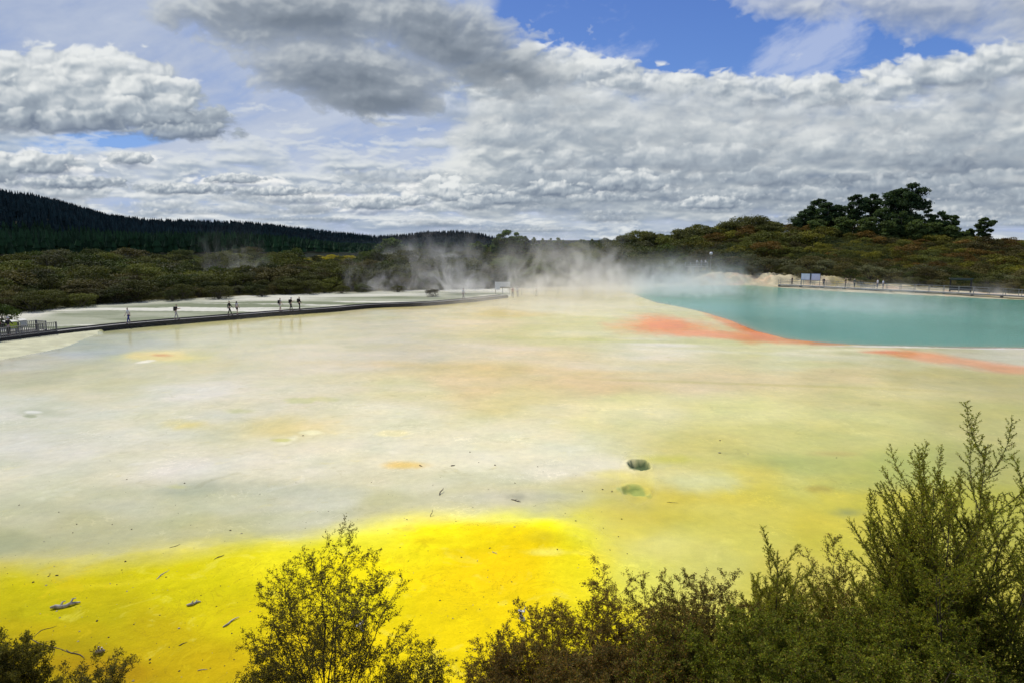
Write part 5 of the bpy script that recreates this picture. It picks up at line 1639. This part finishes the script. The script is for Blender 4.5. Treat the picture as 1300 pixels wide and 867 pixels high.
M_DRIFT = plain('driftwood', (0.36, 0.33, 0.28), 0.85, 0.4, 14, bmp=.5)
M_DRIFTD = plain('dark_driftwood', (0.09, 0.07, 0.05), 0.9, 0.5, 14, bmp=.5)
def drift(px, py, lpx, ang, thick, label, mat=M_DRIFT, forks=1, name='driftwood', bend=.12, seed=0, lift=0.0):
    x_, y_ = P(px, py, .1); d_ = math.hypot(x_, y_)
    sc = d_ / 876 * 0.82
    zb = float(H(x_, y_))
    dpx = Vector((math.cos(R(ang)), 0)); Lw = lpx * sc
    # ang measured in the picture sense, foreshortened depth undone
    vx = math.cos(R(ang)); vy = math.sin(R(ang)) * d_ / CAMH
    dirv_ = Vector((vx, vy, 0)); Lw *= dirv_.length; dirv_.normalize()
    nn_ = Vector((-dirv_.y, dirv_.x, 0)); rr = random.Random(seed + int(px))
    m = MB(); pts_ = []
    for i in range(7):
        t = i / 6 - .5
        pts_.append(dirv_ * (t * Lw) + nn_ * (math.sin(i * 1.3 + seed) * bend * Lw * .35) + Vector((0, 0, thick * .6 + rr.uniform(0, .5) * thick + lift * (t + .5))))
    m.tube(pts_, [thick * k for k in (.5, .95, 1.0, .85, .8, .6, .3)], 8)
    for f_ in range(forks):
        b_ = pts_[2 + f_ * 2 % 4]; e2 = b_ + (dirv_ * rr.uniform(.2, .4) + nn_ * rr.choice((-1, 1)) * .25) * Lw * .6 + Vector((0, 0, thick * rr.uniform(.2, 2.5)))
        m.tube([b_, (b_ + e2) / 2 + Vector((0, 0, thick)), e2], [thick * .5, thick * .38, thick * .2], 8)
    o = m.build(name, mat, None, True); o.location = (x_, y_, zb)
    tag(o, label, 'driftwood')
    return o
drift(83, 769, 32, 14, .055, 'pale broken driftwood log on the yellow crust, largest at lower left', forks=3, seed=1)
drift(246, 766, 17, 22, .035, 'short dark-ended driftwood lump on the yellow crust left of the open shrub', forks=2, seed=2)
drift(293, 789, 20, 50, .022, 'thin pale stick leaning up-right beside the open shrub', forks=0, seed=3)
drift(206, 728, 14, 70, .014, 'small pale curved twig on the upper yellow crust', forks=1, seed=4)
drift(278, 706, 12, 35, .013, 'dark little twig near the edge of the yellow crust', M_DRIFTD, 1, seed=5)
drift(221, 690, 13, 30, .010, 'dark thin twig on the brown rim of the yellow crust', M_DRIFTD, 0, seed=6)
drift(127, 827, 12, 10, .05, 'pale stubby wood knot lying above the lower left twigs', M_DRIFT, 2, seed=7)
drift(60, 818, 80, -12, .012, 'long dark fallen branch lying across the lower left crust', M_DRIFTD, 2, bend=.05, seed=8)
drift(96, 829, 40, -14, .012, 'second dark fallen branch continuing the lower left line', M_DRIFTD, 1, bend=.1, seed=9)
drift(54, 800, 22, 40, .008, 'faint buried curved stick left of the pale log', M_DRIFTD, 0, bend=.3, seed=10)
drift(560, 622, 9, 55, .022, 'dark stick standing out on the pale middle of the terrace', M_DRIFTD, 0, seed=11, lift=.1)
drift(575, 588, 7, 10, .02, 'tiny dark chip right of the orange stain', M_DRIFTD, 0, seed=12)
drift(534, 588, 6, -20, .02, 'tiny dark chip on the right tip of the orange stain', M_DRIFTD, 0, seed=13)
drift(854, 634, 18, -5, .008, 'thin dark twig right of the green craters', M_DRIFTD, 0, bend=.05, seed=14)
drift(628, 701, 10, -25, .012, 'thin pale twig on the orange-yellow crust', M_DRIFT, 0, seed=15)
drift(232, 816, 10, 30, .010, 'small brown twig on the yellow crust above the lower edge', M_DRIFTD, 0, seed=16)
drift(257, 849, 14, 8, .010, 'pale flat stick close to the lower edge left of the shrub', M_DRIFT, 0, seed=17)
drift(655, 632, 16, -15, .018, 'dark forked twig in the grey shallows left of the craters', M_DRIFTD, 3, seed=18)
drift(548, 650, 6, 60, .012, 'dark upright twig by the grey rim above the yellow crust', M_DRIFTD, 1, seed=19, lift=.15)
# bleached stumps
def stump(px, py, h_, w_, label, seed):
    x_, y_ = P(px, py, .1); m = MB(); rr = random.Random(seed)
    pts_ = [Vector((rr.uniform(-.03, .03) * i, rr.uniform(-.03, .03) * i, h_ * i / 5)) for i in range(6)]
    m.tube(pts_, [w_ * k for k in (1, .85, .9, .7, .55, .25)], 8)
    m.tube([pts_[3], pts_[3] + Vector((w_ * 1.2, 0, h_ * .2)), pts_[3] + Vector((w_ * 1.8, .02, h_ * .5))], [w_ * .4, w_ * .3, w_ * .15], 8)
    o = m.build('tree_stump', plain('bleached_wood', (0.55, 0.55, 0.58), .8, .2, 10), None, True); o.location = (x_, y_, float(H(x_, y_)) - .03); o.rotation_euler = (rr.uniform(-.2, .2), rr.uniform(-.3, .3), 0)
    tag(o, label, 'stump')
stump(664, 786, .32, .07, 'bleached white stump poking up at the edge of the brown shrubs', 31)
stump(460, 799, .26, .07, 'bleached white stump seen through the open shrub', 32)

# loose chips of bark and stone
Nc = 900
cx_ = rng.uniform(-40, 800, Nc); cyy = 600 + 265 * rng.random(Nc) ** .8
ex = np.concatenate([cx_, rng.uniform(560, 1250, 40), rng.uniform(80, 900, 30)]); ey = np.concatenate([cyy, rng.uniform(540, 700, 40), rng.uniform(500, 640, 30)])
VV, QQ, TT = [], [], []; nb_ = 0
for a_, b_ in zip(ex, ey):
    x_, y_ = P(a_, b_, .05)
    if y_ < 13.0: continue
    s_ = float(np.clip(rng.lognormal(math.log(.0095), .55), .004, .035)) * (1.0 if y_ < 24 else 1.5)
    z_ = float(H(x_, y_)); an = rng.uniform(0, 3.14); el_ = rng.uniform(.4, 1.6)
    pts_ = np.array([[-1, -el_, 0], [1, -el_ * .8, 0], [.8, el_, 0], [-.9, el_ * .9, 0], [-.6, -el_ * .6, 1], [.7, -el_ * .5, .8], [.5, el_ * .6, 1.0], [-.5, el_ * .7, .7]]) * rng.uniform(.7, 1.2, (8, 3)) * s_
    pts_[:, 2] *= .8
    c_, q2 = math.cos(an), math.sin(an)
    VV.append(np.stack([pts_[:, 0] * c_ - pts_[:, 1] * q2 + x_, pts_[:, 0] * q2 + pts_[:, 1] * c_ + y_, pts_[:, 2] + z_ - .002], 1))
    for f_ in ((0, 3, 2, 1), (4, 5, 6, 7), (0, 1, 5, 4), (1, 2, 6, 5), (2, 3, 7, 6), (3, 0, 4, 7)): QQ.append([nb_ + i for i in f_])
    nb_ += 8; t_ = (0.075, 0.06, 0.04) if rng.random() < .7 else (.42, .38, .26)
    TT.append(np.tile(t_, (8, 1)))
gv = mkmesh('gravel', np.concatenate(VV), [QQ], M_SCRUB, {'v': np.full(nb_, .5), 'Tint': np.concatenate(TT)})
tag(gv, 'scattered chips of bark and stone on the mineral crust', 'gravel', kind='stuff')
# ------------------------------------------------------------------ steam
def steam(px0, px1, r_, depth, z0, z1, dens, label, seed, lean=0.0, thr=0.45, scale=0.22, vert=1.0):
    xa, ya = polar(px0, r_); xb, yb_ = polar(px1, r_)
    cx_, cyy_ = (xa + xb) / 2, (ya + yb_) / 2
    w_ = math.hypot(xb - xa, yb_ - ya) / 2
    m = MB(); m.box(-1, 1, -1, 1, -1, 1)
    mt = bpy.data.materials.new('steam'); mt.use_nodes = True; nt = mt.node_tree; nt.nodes.clear()
    out = nt.nodes.new('ShaderNodeOutputMaterial'); vp = nt.nodes.new('ShaderNodeVolumePrincipled')
    vp.inputs['Color'].default_value = (1.0, 0.985, 0.94, 1); vp.inputs['Anisotropy'].default_value = 0.35
    oc = coords(nt, 'Object'); s3 = nt.nodes.new('ShaderNodeSeparateXYZ'); nt.links.new(oc.k, s3.inputs[0])
    ox, oy, oz = (X(nt, s3.outputs[i]) for i in range(3))
    h_ = (oz + 1.0) * 0.5
    sx2 = ox - h_ * lean
    # falls off to nothing before every face; thins with height
    rad2 = (sx2 * sx2 + oy * oy)
    edge = rad2.step(0.02, 0.80, 1.0, 0.0) * ox._m('ABSOLUTE').step(.6, .98, 1, 0)
    fall = edge * (h_.step(-0.15, 1.0, 1.0, 0.0)) ** 2.2 * (h_.step(0.0, 0.10) * 0.5 + 0.5)
    ps = vmath(nt, 'MULTIPLY', coords(nt, 'Position'), (1, 1, 1.0 / vert))
    ps = vmath(nt, 'ADD', ps, (seed * 3.7, seed * 1.3, 0))
    n_ = noise(nt, ps, scale * 1.3, 5, 0.62, 1.6)
    d_ = (n_ - thr + fall * 0.10).step(0.0, 0.28) * fall * dens
    nt.links.new(d_.k, vp.inputs['Density']); nt.links.new(vp.outputs[0], out.inputs['Volume'])
    mt.volume_intersection_method = 'FAST' if hasattr(mt, 'volume_intersection_method') else None
    o = m.build('steam', mt)
    o.location = (cx_, cyy_, (z0 + z1) / 2); o.scale = (w_, depth / 2, (z1 - z0) / 2); o.rotation_euler.z = -math.atan2(cx_, cyy_)
    tag(o, label, 'steam', kind='stuff')
    return o

steam(600, 850, 113, 22, -0.1, 17.0, 0.40, 'thick white steam rising where the terrace meets the teal pool', 1, -0.25, 0.44, 0.16, 1.3)
steam(490, 670, 120, 14, -0.1, 16.0, 0.34, 'steam drifting up from the shore left of the notice board', 2, -0.4, 0.46, 0.20, 1.4)
steam(410, 570, 122, 9, 0, 12.0, 0.24, 'thin wisp of steam over the scrub edge', 3, -0.2, 0.48, 0.28, 1.6)
steam(225, 370, 150, 14, 1, 18.0, 0.11, 'faint steam column rising from the left scrub', 4, -0.3, 0.47, 0.18, 1.6)
steam(440, 640, 175, 14, 4, 18.0, 0.11, 'faint veil of steam before the far hill', 5, 0.2, 0.45, 0.14, 1.2)
steam(700, 1010, 124, 32, -0.2, 10.5, 0.36, 'low steam lying over the left part of the teal pool', 6, -0.1, 0.42, 0.20, 1.0)
steam(900, 1330, 108, 34, -0.2, 5.0, 0.13, 'thin mist over the open teal pool', 7, 0.0, 0.38, 0.14, 1.0)
steam(1110, 1180, 139, 7, 0, 5.5, 0.18, 'small puff of steam below the red scrub', 8, 0.3, 0.45, 0.35, 1.2)
steam(1215, 1310, 138, 8, 0, 4.5, 0.2, 'small puff of steam right of the shelter', 9, 0.3, 0.45, 0.35, 1.2)
steam(440, 920, 98, 46, -0.1, 5.0, 0.08, 'thin mist creeping over the far half of the terrace', 10, 0.0, 0.42, 0.12, 1.0)
steam(60, 560, 62, 44, -0.1, 3.6, 0.085, 'thin mist over the left half of the terrace', 11, 0.0, 0.42, 0.12, 1.0)
steam(820, 960, 150, 12, 0, 9.0, 0.2, 'steam climbing in front of the raised lookout', 12, -0.2, 0.46, 0.22, 1.4)
cy.volume_step_rate = 1.0; cy.volume_max_steps = 128; cy.volume_preview_step_rate = 1.0
# ------------------------------------------------------------------ shrubs on the bank below the viewpoint
M_NEAR = leafmat('near_leaves', 0.42, 0.5, (1.35, 1.35, 1.2))
M_TWIG = plain('twig_bark', (0.070, 0.052, 0.038), 0.85, 0.4, 20)


def near_shrub(seed, Ht, W, style, dens=1.0):
    r = random.Random(seed); nr_ = np.random.default_rng(seed)
    segs = []; tw = []                              # leaf-bearing twig segments
    if style == 'open':
        SP = [(9, (28, 52), .42, .18, 8), (7, (30, 55), .50, .22, 6), (6, (30, 60), .48, .2, 5), (0, (0, 0), 0, 0, 4)]; n0 = 11
    elif style == 'feather':
        SP = [(15, (22, 40), .40, .12, 9), (26, (30, 48), .17, .04, 8), (0, (0, 0), 0, 0, 4)]; n0 = 12
    else:
        SP = [(8, (30, 58), .44, .25, 7), (7, (30, 60), .50, .22, 5), (6, (30, 65), .50, .15, 4), (0, (0, 0), 0, 0, 3)]; n0 = 12

    def grow(p, d_, L, rad, lv):
        nc_, ang, lf, st, ns = SP[lv]
        jit = (.05, .08, .13, .16)[lv] * (.6 if style == 'feather' else 1); upp = (.05, .07, .06, .03)[lv]
        pts_ = [p]; d_ = d_.copy()
        for i in range(ns):
            d_ = (d_ + Vector((r.gauss(0, jit), r.gauss(0, jit), r.gauss(0, jit) + upp))).normalized()
            q = pts_[-1] + d_ * (L / ns)
            r0__ = rad * (1 - .75 * i / ns); r1__ = rad * (1 - .75 * (i + 1) / ns)
            segs.append((*pts_[-1], *q, r0__, r1__))
            if lv >= (1 if style == 'feather' else 2): tw.append((*pts_[-1], *q))
            pts_.append(q)
        if nc_:
            n_ = max(2, int(nc_ * r.uniform(.8, 1.2)))
            a0 = r.uniform(0, 6.28)
            for k in range(n_):
                f = st + (1 - st) * (k + r.random() * .8) / n_
                i = min(int(f * ns), ns - 1); t = f * ns - i
                b_ = pts_[i].lerp(pts_[i + 1], t)
                dd = (pts_[i + 1] - pts_[i]).normalized()
                a = R(r.uniform(*ang)); ph_ = a0 + k * 2.4 + r.uniform(-.3, .3)
                u_ = dd.orthogonal().normalized(); w_ = dd.cross(u_)
                nd = dd * math.cos(a) + (u_ * math.cos(ph_) + w_ * math.sin(ph_)) * math.sin(a)
                ll = L * lf * (1.15 - .65 * f) * r.uniform(.75, 1.2)
                if lv == 2: ll = max(ll, .035)
                grow(b_, nd, ll, max(rad * .5 * (1 - .5 * f), .0011), lv + 1)
    for k in range(n0):
        a = k * 2.4 + r.uniform(-.4, .4); sp_ = math.sqrt((k + .4) / n0)
        tilt = math.atan2(W / 2 * .9, Ht) * sp_ * r.uniform(.75, 1.25) * (1.25 if style == 'feather' else 1)
        d_ = Vector((math.cos(a) * math.sin(tilt), math.sin(a) * math.sin(tilt), math.cos(tilt)))
        b0 = Vector((math.cos(a) * .05, math.sin(a) * .05, -.1))
        L = Ht * (1.02 - .22 * sp_ * sp_) * r.uniform(.72, 1.0) / math.cos(tilt) ** .5
        if k == 0: L = Ht * 1.0
        grow(b0, d_, L, .006 + .0026 * Ht, 0)
    tw = np.array(tw); sg_ = np.array(segs)
    kz = Ht / np.percentile(tw[:, 5], 99.93); kx = min(1.3, W / 2 / np.percentile(np.hypot(tw[:, 3], tw[:, 4]), 98))
    tw = tw * np.array([kx, kx, kz] * 2); sg_[:, :6] *= np.array([kx, kx, kz] * 2)
    ln_ = np.linalg.norm(tw[:, 3:] - tw[:, :3], axis=1)
    per = {'open': 150, 'feather': 430, 'fill': 230}[style] * dens
    cnt = nr_.poisson(ln_ * per)
    idx_ = np.repeat(np.arange(len(tw)), cnt); t_ = nr_.random(len(idx_))[:, None]
    p = tw[idx_, :3] * (1 - t_) + tw[idx_, 3:] * t_ + nr_.normal(size=(len(idx_), 3)) * {'open': .008, 'feather': .0040, 'fill': .010}[style]
    dr = (tw[:, 3:] - tw[:, :3]) / ln_[:, None]
    size = {'open': .0098, 'feather': .0100, 'fill': .0115}[style]
    # each leaf points along its twig and outward
    n = len(p); out_ = nr_.normal(size=(n, 3)); t2 = dr[idx_] * (.9 if style == 'feather' else .45) + out_ * .5; t2 /= np.linalg.norm(t2, axis=1)[:, None]
    b2 = np.cross(t2, nr_.normal(size=(n, 3))); b2 /= np.linalg.norm(b2, axis=1)[:, None]
    s_ = (size * nr_.uniform(.7, 1.35, n))[:, None]; asp = {'open': .5, 'feather': .34, 'fill': .48}[style]
    V_ = np.stack([p, p + t2 * s_ - b2 * s_ * asp, p + t2 * s_ * 2, p + t2 * s_ + b2 * s_ * asp], 1).reshape(-1, 3)
    top = np.clip(p[:, 2] / Ht, 0, 1)
    vv_ = np.clip(nr_.random(n) * .9 + .05, 0, 1)
    return V_, n, vv_, sg_


def plant(name, px, top_py, y, wpx, style, cols, label, seed, dens=1.0, group=None, cat='shrub', src=None, top_dry=.3):
    xt, _, zt = at_depth(px, top_py, y)
    zg = float(H(xt, y)); Ht = max(zt - zg, .8)
    sc = 876 / y; W = wpx / sc
    V_, n, v_, segs = near_shrub(seed, Ht, W, style, dens)
    nr_ = np.random.default_rng(seed + 5)
    c_ = np.array(cols, float); pick = nr_.choice(len(c_), n)
    T_ = c_[pick]
    root = empty(name, (xt, y, zg))
    root.rotation_euler.z = seed * 1.1
    mkmesh('foliage', V_, [quads_for(n)], M_NEAR, {'v': np.repeat(v_, 4), 'Tint': np.repeat(T_, 4, axis=0)}, parent=root)
    tv, tq = tubes(segs[segs[:, 6] > .0045], 5); k1 = len(tv)
    tv2, tq2 = tubes(segs[segs[:, 6] <= .0045], 3)
    mkmesh('branches', np.concatenate([tv, tv2]), [tq, tq2 + k1], M_TWIG, parent=root)
    tag(root, label, cat, group)
    return root, n

OL = [(.100, .098, .018), (.070, .068, .016), (.130, .112, .024), (.065, .046, .018)]
BR = [(.160, .105, .036), (.120, .090, .030), (.095, .080, .024), (.220, .120, .036), (.105, .105, .024)]
GR = [(.115, .145, .016), (.165, .190, .020), (.075, .100, .016), (.200, .200, .028), (.130, .100, .025)]
FE = [(.200, .220, .022), (.140, .165, .020), (.240, .240, .032), (.150, .105, .028)]
tot = 0
for i, a_ in enumerate([
    ('open_shrub', 402, 680, 8.0, 260, 'open', OL, 'airy small-leaved shrub standing alone before the yellow crust', 11, 1.0),
    ('twiggy_shrub', 690, 772, 8.6, 180, 'open', BR, 'brown twiggy shrub at the left end of the lower right thicket', 12, 1.3),
    ('twiggy_shrub', 775, 738, 8.8, 190, 'open', BR, 'brown twiggy shrub with upright tips, second from the left in the thicket', 13, 1.3),
    ('twiggy_shrub', 640, 815, 8.0, 150, 'open', BR, 'low brown shrub sloping down to the left edge of the thicket', 14, 1.2),
    ('twiggy_shrub', 888, 700, 8.6, 190, 'open', BR + OL, 'rounded brown-green shrub making the first crest of the thicket', 15, 1.7),
    ('feathery_shrub', 985, 676, 8.4, 150, 'feather', FE, 'dark feathery shrub with angular sprays in the middle of the thicket', 16, .9),
    ('twiggy_shrub', 1062, 700, 8.8, 180, 'open', GR + BR, 'fine mixed green and brown shrub right of the dark feathery one', 17, 1.4),
    ('feathery_shrub', 1140, 705, 8.3, 200, 'feather', FE, 'low feathery shrub leaning left below the tallest shrub', 18, .9),
    ('feathery_shrub', 1296, 528, 6.6, 420, 'feather', FE + GR[:2], 'tallest feathery green manuka rising along the right edge', 19, .8),
    ('feathery_shrub', 1205, 575, 6.9, 190, 'feather', FE, 'slender feathery shrub just left of the tallest manuka', 20, .7),
    ('leafy_shrub', 960, 760, 7.2, 210, 'fill', GR, 'dense leafy green shrub at the bottom centre of the thicket', 21, 1.3),
    ('leafy_shrub', 1090, 760, 7.0, 220, 'fill', GR, 'dense leafy green shrub under the two crests', 22, 1.3),
    ('leafy_shrub', 1225, 755, 6.4, 240, 'fill', GR, 'dense leafy green shrub in the lower right corner', 23, 1.3),
    ('leafy_shrub', 860, 800, 7.4, 200, 'fill', BR + GR[:2], 'leafy brown-green shrub low in front of the first crest', 24, 1.3),
    ('leafy_shrub', 745, 822, 7.4, 190, 'fill', BR, 'leafy brown shrub along the bottom edge of the thicket', 25, 1.2),
    ('leafy_shrub', 1010, 818, 6.2, 260, 'fill', GR, 'leafy shrub nearest below the bottom centre', 26, 1.2),
    ('leafy_shrub', 1170, 800, 5.8, 280, 'fill', GR, 'leafy shrub nearest in the lower right', 27, 1.2),
    ('leafy_shrub', -10, 800, 7.6, 120, 'fill', OL[:3], 'dark leafy shrub filling the lower left corner', 28, 1.0),
    ('twiggy_shrub', 112, 832, 8.2, 110, 'open', OL, 'sparse upright twigs beside the lower left corner shrub', 29, .8),
    ('twiggy_shrub', 520, 815, 8.3, 130, 'open', OL, 'low airy shrub joined to the right of the lone open shrub', 30, .8),
    ('twiggy_shrub', 330, 830, 7.8, 110, 'open', OL, 'low twiggy shrub joined to the left of the lone open shrub', 31, .9),
]):
    _, n = plant(a_[0], a_[1], a_[2], a_[3], a_[4], a_[5], a_[6], a_[7], a_[8], a_[9]); tot += n
print('near leaves', tot)
